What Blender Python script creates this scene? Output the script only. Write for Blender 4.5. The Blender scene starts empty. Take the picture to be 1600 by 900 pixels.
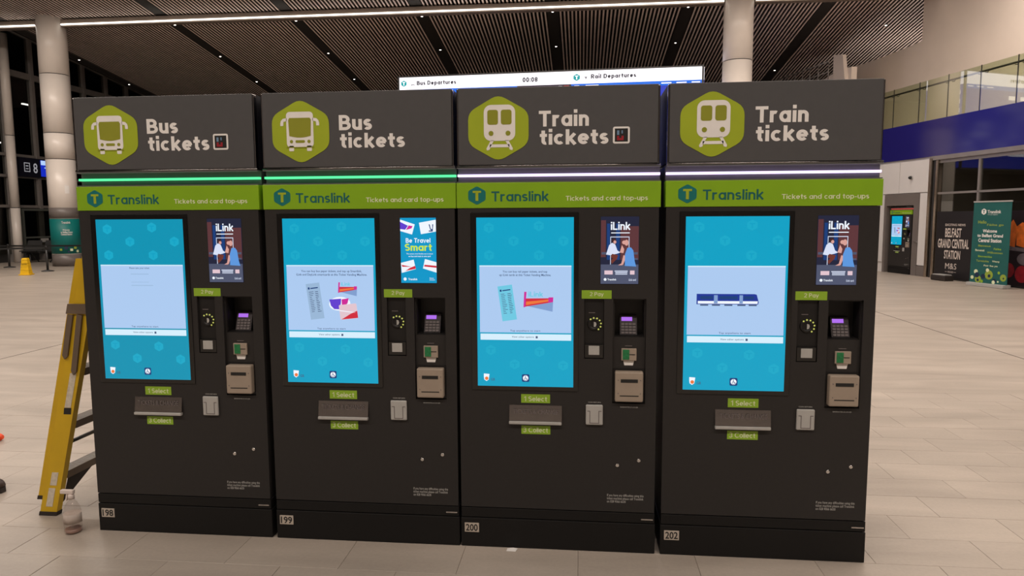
import bpy, bmesh, math, random
from mathutils import Matrix, Vector

random.seed(7)
S = bpy.context.scene
COL = S.collection

# ------------------------------------------------------------------ camera
cam_d = bpy.data.cameras.new('camera')
cam = bpy.data.objects.new('camera', cam_d)
COL.objects.link(cam)
cam_d.sensor_width = 36.0
cam_d.lens = 24.3
cam_d.clip_start = 0.05
cam_d.clip_end = 200
RIGHT = (0.99497, 0.10008, -0.00503)
DOWN = (0.00509, -0.10062, -0.99491)
FWD = (-0.10008, 0.98988, -0.10063)
CAMPOS = (2.3753, -3.0727, 1.5321)
cam.matrix_world = Matrix(((RIGHT[0], -DOWN[0], -FWD[0], CAMPOS[0]),
                           (RIGHT[1], -DOWN[1], -FWD[1], CAMPOS[1]),
                           (RIGHT[2], -DOWN[2], -FWD[2], CAMPOS[2]),
                           (0, 0, 0, 1)))
S.camera = cam

# ------------------------------------------------------------------ world, exposure
S.view_settings.view_transform = 'Standard'
S.view_settings.look = 'None'
S.view_settings.gamma = 1
S.view_settings.exposure = 0
S.view_settings.use_curve_mapping = False
W = bpy.data.worlds.new('night')
S.world = W
W.use_nodes = True
W.node_tree.nodes['Background'].inputs[0].default_value = (0.012, 0.013, 0.018, 1)
W.node_tree.nodes['Background'].inputs[1].default_value = 0.6

# ------------------------------------------------------------------ lamps of the hall
WARM = (1.0, 0.885, 0.785)
def area(name, loc, sx, sy, power, color=WARM, rot=(0, 0, 0)):
    l = bpy.data.lights.new(name, 'AREA')
    l.shape = 'RECTANGLE'
    l.size = sx; l.size_y = sy
    l.energy = power
    l.color = color
    o = bpy.data.objects.new(name, l)
    o.location = loc
    o.rotation_euler = rot
    COL.objects.link(o)
    return o
area('unseen_ceiling_light', (1.0, -5.5, 8.6), 26, 0.5, 1330)
area('unseen_ceiling_light', (4.0, 5.0, 8.9), 30, 0.5, 1600)
area('unseen_ceiling_light', (5.0, 14.0, 8.2), 18, 0.8, 800)
area('unseen_ceiling_light', (-13.0, 12.5, 8.4), 7, 0.6, 700)  # added fill to brighten the left end of the hall, no fixture known there
area('gallery_lamp', (19.5, 2.0, 10.5), 3.0, 3.0, 600, rot=(0, math.radians(35), 0))
area('gallery_lamp', (13.6, 22.3, 5.2), 1.6, 1.0, 50, rot=(math.pi, 0, 0))
area('shop_fill', (13.2, 11.6, 2.85), 2.5, 0.4, 26)  # added fill so the shop panes look less black, no fixture seen

# ------------------------------------------------------------------ materials
def lin(c):
    c = c / 255.0
    return c / 12.92 if c <= 0.04045 else ((c + 0.055) / 1.055) ** 2.4
def rgb(r, g, b): return (lin(r), lin(g), lin(b), 1)
MATS = {}
def mat(name, color, rough=0.5, metal=0.0, emit=0.0, vary=0.0, scale=20.0, spec=0.5, bump=0.0, emit_color=None):
    if name in MATS: return MATS[name]
    m = bpy.data.materials.new(name)
    m.use_nodes = True
    nt = m.node_tree; N = nt.nodes; L = nt.links
    p = N['Principled BSDF']
    p.inputs['Base Color'].default_value = color if not (emit and not emit_color) else (0.01, 0.01, 0.01, 1)
    p.inputs['Roughness'].default_value = rough
    p.inputs['Metallic'].default_value = metal
    p.inputs['Specular IOR Level'].default_value = spec
    if emit:
        p.inputs['Emission Color'].default_value = emit_color or color
        p.inputs['Emission Strength'].default_value = emit
    if vary or bump:
        g = N.new('ShaderNodeNewGeometry')
        no = N.new('ShaderNodeTexNoise')
        no.inputs['Scale'].default_value = scale
        no.inputs['Detail'].default_value = 4
        L.new(g.outputs['Position'], no.inputs['Vector'])
        if vary:
            r = N.new('ShaderNodeMapRange')
            r.inputs['From Min'].default_value = 0.3; r.inputs['From Max'].default_value = 0.7
            r.inputs['To Min'].default_value = 1 - vary; r.inputs['To Max'].default_value = 1 + vary
            L.new(no.outputs['Fac'], r.inputs['Value'])
            v = N.new('ShaderNodeMix'); v.data_type = 'RGBA'; v.blend_type = 'MULTIPLY'
            v.inputs['Factor'].default_value = 1
            v.inputs[6].default_value = color
            L.new(r.outputs['Result'], v.inputs[7])
            L.new(v.outputs[2], p.inputs['Base Color'])
        if bump:
            b = N.new('ShaderNodeBump')
            b.inputs['Strength'].default_value = bump
            b.inputs['Distance'].default_value = 0.002
            L.new(no.outputs['Fac'], b.inputs['Height'])
            L.new(b.outputs['Normal'], p.inputs['Normal'])
    MATS[name] = m
    return m
def glow(name, r, g, b, strength=1.0, rough=0.25):
    return mat(name, rgb(r, g, b), rough, 0, strength, spec=0.3)
def glass(name, tint, refl_rough=0.02, ior=1.45, extra=0.0):
    if name in MATS: return MATS[name]
    m = bpy.data.materials.new(name); m.use_nodes = True
    nt = m.node_tree; N = nt.nodes; L = nt.links
    N.remove(N['Principled BSDF'])
    out = N['Material Output']
    t = N.new('ShaderNodeBsdfTransparent'); t.inputs[0].default_value = tint
    g = N.new('ShaderNodeBsdfGlossy'); g.inputs['Roughness'].default_value = refl_rough
    f = N.new('ShaderNodeFresnel'); f.inputs['IOR'].default_value = ior
    a = N.new('ShaderNodeMath'); a.operation = 'ADD'; a.use_clamp = True
    a.inputs[1].default_value = extra
    mx = N.new('ShaderNodeMixShader')
    ge = N.new('ShaderNodeNewGeometry')
    fr = N.new('ShaderNodeMath'); fr.operation = 'SUBTRACT'; fr.inputs[0].default_value = 1.0
    L.new(ge.outputs['Backfacing'], fr.inputs[1])
    mu = N.new('ShaderNodeMath'); mu.operation = 'MULTIPLY'
    L.new(f.outputs[0], a.inputs[0]); L.new(a.outputs[0], mu.inputs[0]); L.new(fr.outputs[0], mu.inputs[1])
    L.new(mu.outputs[0], mx.inputs[0])
    L.new(t.outputs[0], mx.inputs[1]); L.new(g.outputs[0], mx.inputs[2])
    L.new(mx.outputs[0], out.inputs['Surface'])
    MATS[name] = m
    return m

def stone_material(name, brick):
    m = bpy.data.materials.new(name); m.use_nodes = True
    nt = m.node_tree; N = nt.nodes; L = nt.links
    p = N['Principled BSDF']
    p.inputs['Roughness'].default_value = 0.42
    p.inputs['Specular IOR Level'].default_value = 0.35
    g = N.new('ShaderNodeNewGeometry')
    mp = N.new('ShaderNodeMapping')
    mp.inputs['Scale'].default_value = (0.5, 2.2, 1)
    L.new(g.outputs['Position'], mp.inputs['Vector'])
    n1 = N.new('ShaderNodeTexNoise'); n1.inputs['Scale'].default_value = 1.6
    n1.inputs['Detail'].default_value = 6; n1.inputs['Distortion'].default_value = 0.6
    L.new(mp.outputs[0], n1.inputs['Vector'])
    n2 = N.new('ShaderNodeTexNoise'); n2.inputs['Scale'].default_value = 60
    n2.inputs['Detail'].default_value = 3
    L.new(g.outputs['Position'], n2.inputs['Vector'])
    cr = N.new('ShaderNodeValToRGB')
    cr.color_ramp.elements[0].position = 0.3; cr.color_ramp.elements[0].color = (0.37, 0.315, 0.265, 1)
    cr.color_ramp.elements[1].position = 0.7; cr.color_ramp.elements[1].color = (0.50, 0.43, 0.365, 1)
    L.new(n1.outputs['Fac'], cr.inputs[0])
    mx = N.new('ShaderNodeMix'); mx.data_type = 'RGBA'; mx.blend_type = 'MULTIPLY'
    mx.inputs['Factor'].default_value = 0.16
    L.new(cr.outputs[0], mx.inputs[6]); L.new(n2.outputs['Fac'], mx.inputs[7])
    if brick:
        b = N.new('ShaderNodeTexBrick')
        b.inputs['Color1'].default_value = (1, 1, 1, 1); b.inputs['Color2'].default_value = (0.975, 0.97, 0.965, 1)
        b.inputs['Mortar'].default_value = (0.955, 0.95, 0.945, 1)
        b.inputs['Scale'].default_value = 1.0
        b.inputs['Mortar Size'].default_value = 0.002
        b.inputs['Brick Width'].default_value = 0.526
        b.inputs['Row Height'].default_value = 0.263
        L.new(g.outputs['Position'], b.inputs['Vector'])
        fac = b.outputs['Color']
    else:
        oi = N.new('ShaderNodeObjectInfo')
        r = N.new('ShaderNodeMapRange')
        r.inputs['To Min'].default_value = 0.93; r.inputs['To Max'].default_value = 1.02
        L.new(oi.outputs['Random'], r.inputs['Value'])
        fac = r.outputs['Result']
    m2 = N.new('ShaderNodeMix'); m2.data_type = 'RGBA'; m2.blend_type = 'MULTIPLY'
    m2.inputs['Factor'].default_value = 1
    L.new(mx.outputs[2], m2.inputs[6]); L.new(fac, m2.inputs[7])
    L.new(m2.outputs[2], p.inputs['Base Color'])
    return m

M_FLOOR = stone_material('beige_stone_far', True)
M_TILE = stone_material('beige_stone', False)
M_GROUT = mat('grout', (0.27, 0.22, 0.18, 1), 0.9, vary=0.1)
M_JOINT = mat('floor_joint', (0.10, 0.08, 0.065, 1), 0.7, vary=0.1)
M_BODY = mat('anthracite_paint', (0.027, 0.0245, 0.0235, 1), 0.45, vary=0.05, scale=60, spec=0.3)
M_BASE = mat('black_base_paint', (0.010, 0.0093, 0.009, 1), 0.5, vary=0.08, scale=40, spec=0.25)
M_HEAD = mat('header_grey', (0.082, 0.080, 0.082, 1), 0.38, vary=0.03, scale=30, spec=0.45)
M_GLOSS = mat('gloss_black', (0.006, 0.006, 0.006, 1), 0.11, vary=0.1, spec=0.6)
M_RECESS = mat('recess_black', (0.010, 0.009, 0.009, 1), 0.45, vary=0.1, spec=0.4)
M_CHAN = mat('light_channel_grey', (0.12, 0.12, 0.12, 1), 0.35, vary=0.05, spec=0.5)
M_GREEN = mat('lime_band', rgb(132, 176, 18), 0.45, vary=0.03, scale=10)
M_HEX = mat('lime_sign', rgb(160, 176, 32), 0.5, vary=0.03, scale=10)
M_HEXD = mat('olive_glass', rgb(143, 146, 36), 0.5, vary=0.03, scale=10)
M_LABEL = mat('label_green', rgb(142, 180, 45), 0.5, vary=0.03)
M_WHITE = mat('white_print', rgb(236, 232, 228), 0.6, vary=0.02)
M_TEAL = mat('teal_print', rgb(0, 112, 108), 0.5, vary=0.03)
M_TEALD = mat('teal_letter', rgb(10, 96, 92), 0.5, vary=0.03)
M_PALE = mat('pale_lime_print', rgb(226, 232, 190), 0.6, vary=0.02)
M_BLACK = mat('black_print', (0.012, 0.012, 0.012, 1), 0.5, vary=0.1)
M_BEIGE = mat('grey_beige_plastic', rgb(160, 145, 130), 0.45, vary=0.04)
M_LGREY = mat('light_grey_plastic', rgb(176, 174, 170), 0.4, vary=0.04)
M_STEEL = mat('steel', (0.55, 0.53, 0.52, 1), 0.25, 1.0, vary=0.06)
M_MIRROR = mat('mirror_steel', (0.46, 0.44, 0.43, 1), 0.16, 1.0, vary=0.05)
M_CHROME = mat('chrome', (0.75, 0.74, 0.73, 1), 0.15, 1.0, vary=0.04)
M_DCHROME = mat('dark_chrome', (0.30, 0.29, 0.29, 1), 0.13, 1.0, vary=0.05)
M_KEYS = mat('key_grey', rgb(112, 104, 104), 0.5, vary=0.05)
M_PLATE = mat('number_plate', rgb(190, 178, 165), 0.5, vary=0.05)
M_COLUMN = mat('column_cladding', rgb(226, 216, 207), 0.33, vary=0.03, scale=2, spec=0.5)
M_WALLW = mat('white_wall', rgb(222, 208, 196), 0.7, vary=0.03, scale=1.5)
M_PANELW = mat('white_cladding', rgb(214, 210, 208), 0.5, vary=0.02, scale=2)
M_GREYP = mat('grey_cladding', rgb(112, 104, 100), 0.4, vary=0.05, scale=3)
M_DARKM = mat('dark_metal', (0.03, 0.029, 0.029, 1), 0.4, vary=0.1, scale=5)
M_FRAME = mat('window_frame_grey', (0.26, 0.235, 0.22, 1), 0.4, 0.2, vary=0.06, scale=5)
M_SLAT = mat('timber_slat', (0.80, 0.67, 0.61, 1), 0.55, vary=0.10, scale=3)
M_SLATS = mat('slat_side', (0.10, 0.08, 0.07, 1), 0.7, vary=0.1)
M_CEIL = mat('ceiling_void', (0.010, 0.008, 0.007, 1), 0.9, vary=0.1)
M_CJOINT = mat('ceiling_joint', (0.022, 0.018, 0.016, 1), 0.7, vary=0.1)
M_BEAM = mat('beam_bronze', (0.20, 0.155, 0.125, 1), 0.5, vary=0.06, scale=3)
M_NAVY = mat('navy_fascia', rgb(37, 33, 108), 0.13, vary=0.05, scale=1, spec=0.6)
M_YELLOW = mat('yellow_fibreglass', rgb(206, 168, 20), 0.45, vary=0.06, scale=8)
M_YELL2 = mat('yellow_plastic', rgb(232, 184, 20), 0.5, vary=0.05)
M_BRONZE = mat('grey_brown_plastic', rgb(104, 88, 72), 0.5, vary=0.06)
M_ALU = mat('brushed_aluminium', (0.36, 0.33, 0.30, 1), 0.42, 0.6, vary=0.06)
M_RUBBER = mat('rubber', (0.025, 0.018, 0.015, 1), 0.7, vary=0.1)
M_NIGHT = mat('night_wall', (0.004, 0.004, 0.005, 1), 0.8, vary=0.2, scale=1)
G_CLEAR = glass('clear_glass', (0.86, 0.90, 0.86, 1), 0.015, 1.5)
G_GREEN = glass('green_tinted_glass', (0.86, 0.91, 0.78, 1), 0.02, 1.5, 0.22)
G_DARK = glass('dark_glass', (0.70, 0.71, 0.69, 1), 0.015, 1.5, 0.05)
G_BOTTLE = glass('bottle_plastic', (0.93, 0.91, 0.90, 1), 0.08, 1.35, 0.03)

# ------------------------------------------------------------------ mesh helpers
class MB:
    def __init__(s): s.v = []; s.f = []; s.sm = set()
    def add(s, vs, fs, smooth=False):
        b = len(s.v)
        s.v += [tuple(v) for v in vs]
        for f in fs:
            if smooth: s.sm.add(len(s.f))
            s.f.append(tuple(b + i for i in f))
        return s
    def box(s, x0, x1, y0, y1, z0, z1, bev=0.0):
        if bev:
            bm = bmesh.new()
            bmesh.ops.create_cube(bm, size=1)
            for v in bm.verts:
                v.co = ((x0 + x1) / 2 + v.co.x * (x1 - x0), (y0 + y1) / 2 + v.co.y * (y1 - y0), (z0 + z1) / 2 + v.co.z * (z1 - z0))
            bmesh.ops.bevel(bm, geom=bm.edges[:], offset=bev, segments=2, affect='EDGES', profile=0.5)
            bm.verts.index_update()
            s.add([v.co[:] for v in bm.verts], [[v.index for v in f.verts] for f in bm.faces])
            bm.free()
            return s
        return s.hexa([(x0, y0), (x1, y0), (x1, y1), (x0, y1)], z0, [(x0, y0), (x1, y0), (x1, y1), (x0, y1)], z1)
    def hexa(s, a, z0, b, z1):
        vs = [(x, y, z0) for x, y in a] + [(x, y, z1) for x, y in b]
        n = len(a)
        fs = [tuple(range(n))[::-1], tuple(range(n, 2 * n))]
        fs += [(i, (i + 1) % n, n + (i + 1) % n, n + i) for i in range(n)]
        return s.add(vs, fs)
    def plate(s, poly, y0, y1):
        # poly: (x, z) counter-clockwise as seen from the front (-y); y0 front, y1 back
        n = len(poly)
        vs = [(x, y0, z) for x, z in poly] + [(x, y1, z) for x, z in poly]
        fs = [tuple(range(n)), tuple(range(n, 2 * n))[::-1]]
        fs += [(i, n + i, n + (i + 1) % n, (i + 1) % n) for i in range(n)]
        return s.add(vs, fs)
    def lathe(s, prof, n=24, c=(0, 0, 0), axis='z', smooth=True):
        vs = []; fs = []
        for r, h in prof:
            for k in range(n):
                a = 2 * math.pi * k / n
                x, y = r * math.cos(a), r * math.sin(a)
                if axis == 'z': vs.append((c[0] + x, c[1] + y, c[2] + h))
                elif axis == 'y': vs.append((c[0] + x, c[1] + h, c[2] - y))
                else: vs.append((c[0] + h, c[1] + x, c[2] + y))
        for i in range(len(prof) - 1):
            for k in range(n):
                k2 = (k + 1) % n
                fs.append((i * n + k, i * n + k2, (i + 1) * n + k2, (i + 1) * n + k))
        s.add(vs, fs, smooth)
        b = len(s.v) - len(vs)
        s.f.append(tuple(b + k for k in range(n))[::-1])
        s.f.append(tuple(b + (len(prof) - 1) * n + k for k in range(n)))
        return s
    def tube(s, pts, r, n=8):
        pts = [Vector(p) for p in pts]
        vs = []; fs = []
        for i, p in enumerate(pts):
            t = (pts[min(i + 1, len(pts) - 1)] - pts[max(i - 1, 0)]).normalized()
            u = t.orthogonal().normalized() if abs(t.z) < 0.9 else Vector((1, 0, 0))
            u = (u - t * u.dot(t)).normalized()
            w = t.cross(u)
            for k in range(n):
                a = 2 * math.pi * k / n
                vs.append((p + u * r * math.cos(a) + w * r * math.sin(a))[:])
        for i in range(len(pts) - 1):
            for k in range(n):
                k2 = (k + 1) % n
                fs.append((i * n + k, i * n + k2, (i + 1) * n + k2, (i + 1) * n + k))
        s.add(vs, fs, True)
        b = len(s.v) - len(vs)
        s.f.append(tuple(b + k for k in range(n))[::-1]); s.f.append(tuple(b + (len(pts) - 1) * n + k for k in range(n)))
        return s
    def mesh(s, name, m):
        me = bpy.data.meshes.new(name)
        me.from_pydata(s.v, [], s.f)
        for i in s.sm: me.polygons[i].use_smooth = True
        if m: me.materials.append(m)
        me.update()
        return me
    def build(s, name, m, parent=None, loc=None, rz=None):
        return obj(name, s.mesh(name, m), parent, loc, rz)
def obj(name, me, parent=None, loc=None, rz=None):
    o = bpy.data.objects.new(name, me)
    COL.objects.link(o)
    if parent is not None: o.parent = parent
    if loc is not None: o.location = loc
    if rz is not None: o.rotation_euler = (0, 0, rz)
    return o
def tag(o, label=None, cat=None, group=None, kind=None):
    if label: o['label'] = label
    if cat: o['category'] = cat
    if group: o['group'] = group
    if kind: o['kind'] = kind
    return o
def thing(name, label, cat, loc=(0, 0, 0), rz=0, group=None):
    o = obj(name, None, None, loc, rz)
    o.empty_display_size = 0.1
    return tag(o, label, cat, group)
def rrect(x0, x1, z0, z1, r=0.0, n=4):
    if r <= 0: return [(x0, z0), (x1, z0), (x1, z1), (x0, z1)]
    out = []
    for cx, cz, a0 in ((x1 - r, z0 + r, -90), (x1 - r, z1 - r, 0), (x0 + r, z1 - r, 90), (x0 + r, z0 + r, 180)):
        for k in range(n + 1):
            a = math.radians(a0 + 90 * k / n)
            out.append((cx + r * math.cos(a), cz + r * math.sin(a)))
    return out
def circ(x, z, r, n=20, rx=None):
    return [(x + (rx or r) * math.cos(2 * math.pi * k / n), z + r * math.sin(2 * math.pi * k / n)) for k in range(n)]
def hexagon(x0, x1, z0, z1, r):
    # pointed-top hexagon with softened corners
    cx = (x0 + x1) / 2; h = z1 - z0
    P = [(cx, z0), (x1, z0 + h * 0.26), (x1, z1 - h * 0.26), (cx, z1), (x0, z1 - h * 0.26), (x0, z0 + h * 0.26)]
    out = []
    for i in range(6):
        p = Vector(P[i]); a = Vector(P[i - 1]); b = Vector(P[(i + 1) % 6])
        s = p + (a - p).normalized() * r; e = p + (b - p).normalized() * r
        for t in (0, 0.25, 0.5, 0.75, 1):
            q = s * (1 - t) ** 2 + p * 2 * t * (1 - t) + e * t * t
            out.append((q.x, q.y))
    return out
def flat(name, polys, m, parent, y, t=0.0006, one=False, stuff=False):
    """Flat print: an object per shape; ONE for a single sign drawn in several strokes, STUFF for rows too small to pick apart."""
    if one or stuff:
        b = MB()
        for p in polys: b.plate(p, y - t, y)
        o = b.build(name, m, parent)
        return tag(o, kind='stuff') if stuff else o
    for p in polys: o = MB().plate(p, y - t, y).build(name, m, parent)
    return o

# A rounded geometric sans drawn as strokes: cap height 1, x-height 0.72
def _arc(cx, cy, rx, ry, a0, a1, n=14):
    return [(cx + rx * math.cos(math.radians(a0 + (a1 - a0) * k / n)), cy + ry * math.sin(math.radians(a0 + (a1 - a0) * k / n))) for k in range(n + 1)]
def glyph(ch, w):
    h = w / 2; X = 0.72; Wd = 0.62
    rx, ry = Wd / 2 - h, X / 2 - h; cx, cy = Wd / 2, X / 2
    ring = _arc(cx, cy, rx, ry, 0, 360, 28)
    wn = 0.56; rn = wn / 2 - h; yn = X - h - rn
    arch = [(h, 0), (h, yn)] + _arc(wn / 2, yn, rn, rn, 180, 0)[1:] + [(wn - h, 0)]
    if ch == 'o': return [ring], Wd
    if ch == 'a': return [ring, [(Wd - h, 0), (Wd - h, X)]], Wd
    if ch == 'd': return [ring, [(Wd - h, 0), (Wd - h, 1.0)]], Wd
    if ch == 'p': return [ring, [(h, -0.28), (h, X)]], Wd
    if ch == 'c': return [_arc(cx, cy, rx, ry, 48, 312, 20)], Wd * 0.92
    if ch == 'e': return [_arc(cx, cy, rx, ry, 0, 318, 22), [(h, cy), (Wd - h * 0.6, cy)]], Wd
    if ch == 'n': return [[(h, 0), (h, X)], arch], wn
    if ch == 'u': return [[(wn - h, 0), (wn - h, X)], [(wn - x, X - y) for x, y in arch]], wn
    if ch == 'm':
        q = 0.44; r = q / 2 - h / 2 - 0.01; y0 = X - h - r; o = []
        for k in range(2):
            x0 = h + k * 2 * r
            o.append([(x0, 0), (x0, y0)] + _arc(x0 + r, y0, r, r, 180, 0)[1:] + [(x0 + 2 * r, 0)])
        return o + [[(h, 0), (h, X)]], 4 * r + w
    if ch == 'r': return [[(h, 0), (h, X)], [(h, yn)] + _arc(wn / 2, yn, rn, rn, 180, 62)[1:]], 0.42
    if ch in 'sS':
        H = X if ch == 's' else 1.0; wd = 0.48 if ch == 's' else 0.6
        q = (H - w) / 4; px = wd / 2
        return [_arc(px, H - h - q, px - h, q, 32, 270, 16) + _arc(px, h + q, px - h, q, 90, -148, 16)[1:]], wd
    if ch == 't': return [[(0.19, 0.94), (0.19, h + 0.13)] + _arc(0.19 + 0.13, h + 0.13, 0.13, 0.13, 180, 285)[1:], [(0.0, X - h), (0.40, X - h)]], 0.41
    if ch == 'i': return [[(h, 0), (h, X)], [(h, 0.83), (h, 0.83 + w * 1.1)]], w
    if ch == 'l': return [[(h, 0), (h, 1.0)]], w
    if ch == 'k': return [[(h, 0), (h, 1.0)], [(h * 1.2, 0.26), (0.50, X)], [(0.24, 0.38), (0.52, 0.0)]], 0.58
    if ch == 'v': return [[(0.06, X), (0.29, 0.02), (0.52, X)]], 0.58
    if ch == 'y': return [[(0.06, X), (0.31, 0.03)], [(0.56, X), (0.20, -0.28)]], 0.62
    if ch == 'T': return [[(0, 1 - h), (0.68, 1 - h)], [(0.34, 0), (0.34, 1)]], 0.68
    if ch == 'L': return [[(h, 1), (h, h), (0.55, h)]], 0.55
    if ch == 'B':
        q = (1 - w) / 4
        return [[(h, 0), (h, 1)], [(h, 1 - h), (0.32, 1 - h)] + _arc(0.32, 1 - h - q, 0.20, q, 90, -90)[1:] + [(h, 0.5)],
                [(h, 0.5), (0.35, 0.5)] + _arc(0.35, h + q, 0.23, q, 90, -90)[1:] + [(h, h)]], 0.67
    if ch == 'P':
        q = (1 - w) / 4 + 0.02
        return [[(h, 0), (h, 1)], [(h, 1 - h), (0.34, 1 - h)] + _arc(0.34, 1 - h - q, 0.22, q, 90, -90)[1:] + [(h, 1 - h - 2 * q)]], 0.65
    if ch == 'C': return [_arc(0.46, 0.5, 0.46 - h, 0.5 - h, 48, 312, 24)], 0.80
    if ch == '1': return [[(0.02, 0.72), (0.28, 1 - h * 0.6), (0.28, 0)]], 0.36
    if ch == '2': return [_arc(0.31, 0.70, 0.31 - h, 0.30 - h, 165, -32, 16) + [(0.08, h), (0.62, h)]], 0.62
    if ch == '3':
        q = (1 - w) / 4
        return [_arc(0.29, 1 - h - q, 0.24, q, 150, -90, 14) + _arc(0.29, h + q, 0.27, q, 90, -150, 14)[1:]], 0.62
    if ch == 'R':
        q = (1 - w) / 4 + 0.02
        return [[(h, 0), (h, 1)], [(h, 1 - h), (0.34, 1 - h)] + _arc(0.34, 1 - h - q, 0.22, q, 90, -90)[1:] + [(h, 1 - h - 2 * q)], [(0.34, 1 - h - 2 * q), (0.60, 0)]], 0.67
    if ch == 'D': return [[(h, 0), (h, 1)], [(h, 1 - h), (0.30, 1 - h)] + _arc(0.30, 0.5, 0.42 - h, 0.5 - h, 90, -90)[1:] + [(h, h)]], 0.72
    if ch == '0': return [_arc(0.31, 0.5, 0.31 - h, 0.5 - h, 0, 360, 28)], 0.62
    if ch == '8':
        q = (1 - w) / 4
        return [_arc(0.3, 1 - h - q, 0.25 - h / 2, q, 0, 360, 22), _arc(0.3, h + q, 0.3 - h, q, 0, 360, 22)], 0.60
    if ch == ':': return [[(h, 0.08), (h, 0.08 + w)], [(h, 0.55), (h, 0.55 + w)]], w
    if ch == '-': return [[(0.02, 0.36), (0.34, 0.36)]], 0.36
    if ch == ' ': return [], 0.26
    return None
def stroke_mesh(body, w):
    vs = []; fs = []; x0 = 0; y0 = 0
    for ch in body:
        if ch == '\n': x0 = 0; y0 -= 1.2; continue
        strokes, adv = glyph(ch, w)
        for si, pts in enumerate(strokes):
            pts = [Vector((x0 + a, y0 + b_)) for a, b_ in pts]
            base = len(vs); n = len(pts)
            closed = (pts[0] - pts[-1]).length < 1e-4
            for i in range(n):
                if closed and i in (0, n - 1): t0 = (pts[-1] - pts[-2]).normalized(); t1 = (pts[1] - pts[0]).normalized()
                else:
                    t0 = (pts[i] - pts[i - 1]).normalized() if i else (pts[1] - pts[0]).normalized()
                    t1 = (pts[i + 1] - pts[i]).normalized() if i < n - 1 else t0
                t = (t0 + t1).normalized(); nn = Vector((-t.y, t.x))
                k = min(1.8, 1 / max(0.3, nn.dot(Vector((-t1.y, t1.x)))))
                for sg in (1, -1):
                    q = pts[i] + nn * (sg * w / 2 * k)
                    vs.append((q.x, q.y, si * 0.00012))
            for i in range(n - 1): fs.append((base + 2 * i + 1, base + 2 * i + 3, base + 2 * i + 2, base + 2 * i))
        x0 += adv + 0.085
    return vs, fs
TXT = {}
def can_stroke(body): return all(c == '\n' or glyph(c, 0.16) is not None for c in body)
def text_mesh(body, bold):
    k = (body, bold)
    if k not in TXT:
        c = bpy.data.curves.new('lettering', 'FONT')
        c.body = body; c.size = 1; c.offset = bold; c.resolution_u = 3; c.space_line = 0.95
        c.align_x = 'LEFT'
        o = bpy.data.objects.new('lettering_source', c)
        me = bpy.data.meshes.new_from_object(o)
        bpy.data.objects.remove(o)
        vs = [v.co[:] for v in me.vertices]; fs = [tuple(p.vertices) for p in me.polygons]
        bpy.data.meshes.remove(me); bpy.data.curves.remove(c)
        TXT[k] = (vs, fs)
    return TXT[k]
def text(body, box, m, parent, y, bold=0.0, name='lettering', weight=0.0):
    """Flat lettering fitted to box (x0, x1, z0, z1), facing -y."""
    if weight:
        if (body, weight, 's') not in TXT: TXT[(body, weight, 's')] = stroke_mesh(body, weight)
        vs, fs = TXT[(body, weight, 's')]
    else:
        vs, fs = text_mesh(body, bold)
    xs = [v[0] for v in vs]; ys = [v[1] for v in vs]
    x0, x1, z0, z1 = box
    sx = (x1 - x0) / (max(xs) - min(xs)); sz = (z1 - z0) / (max(ys) - min(ys))
    out = [(x0 + (v[0] - min(xs)) * sx, y - v[2], z0 + (v[1] - min(ys)) * sz) for v in vs]
    b = MB(); b.add(out, fs)
    return b.build(name, m, parent)

# ================================================================== SETTING
# ---- floor
X0, X1, Y0, Y1 = -2.3, 6.05, -0.7885, 3.1565
fb = MB()
def quad(b, x0, x1, y0, y1, z): b.add([(x0, y0, z), (x1, y0, z), (x1, y1, z), (x0, y1, z)], [(0, 1, 2, 3)])
quad(fb, -34, 34, -14, Y0, 0); quad(fb, -34, 34, Y1, 44, 0)
quad(fb, -34, X0, Y0, Y1, 0); quad(fb, X1, 34, Y0, Y1, 0)
floor = fb.build('floor', M_FLOOR)
tag(floor, kind='structure')
gb = MB(); quad(gb, X0, X1, Y0, Y1, -0.004)
for (a, b_, c, d) in ((X0, Y0, X1, Y0), (X1, Y0, X1, Y1), (X1, Y1, X0, Y1), (X0, Y1, X0, Y0)):
    gb.add([(a, b_, -0.004), (c, d, -0.004), (c, d, 0), (a, b_, 0)], [(0, 1, 2, 3)])
gb.build('grout_bed', M_GROUT, floor)
TW, TH = 0.526, 0.263
tile_me = {}
rows = int(round((Y1 - Y0) / TH))
for r in range(rows):
    ya = Y0 + r * TH
    x = 1.84 - 10 * TW + (TW / 2 if r % 2 else 0)
    while x < X1:
        a = max(x, X0); b_ = min(x + TW, X1)
        if b_ - a > 0.03:
            w = round(b_ - a, 3)
            if w not in tile_me:
                g = 0.0008
                t = MB()
                c = [(-w / 2 + g, -TH / 2 + g), (w / 2 - g, -TH / 2 + g), (w / 2 - g, TH / 2 - g), (-w / 2 + g, TH / 2 - g)]
                k = [(px * (1 - 0.006), py * (1 - 0.008)) for px, py in c]
                t.hexa(c, -0.004, c, -0.001)
                t.hexa(c, -0.001, k, 0.0)
                tile_me[w] = t.mesh('floor_tile', M_TILE)
            obj('floor_tile', tile_me[w], floor, ((a + b_) / 2, ya + TH / 2, random.uniform(-0.0005, 0.0003)))
        x += TW
for xj, ya, yb in ((7.1, -10, 36), (-4.05, -10, 36), (-13.55, -10, 36), (1.84, Y1, 36)):
    MB().box(xj - 0.008, xj + 0.008, ya, yb, -0.002, 0.0012).build('expansion_joint', M_JOINT, floor)
MB().box(-30, -10, 17.2, 17.22, -0.002, 0.0012).build('expansion_joint', M_JOINT, floor)

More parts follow.
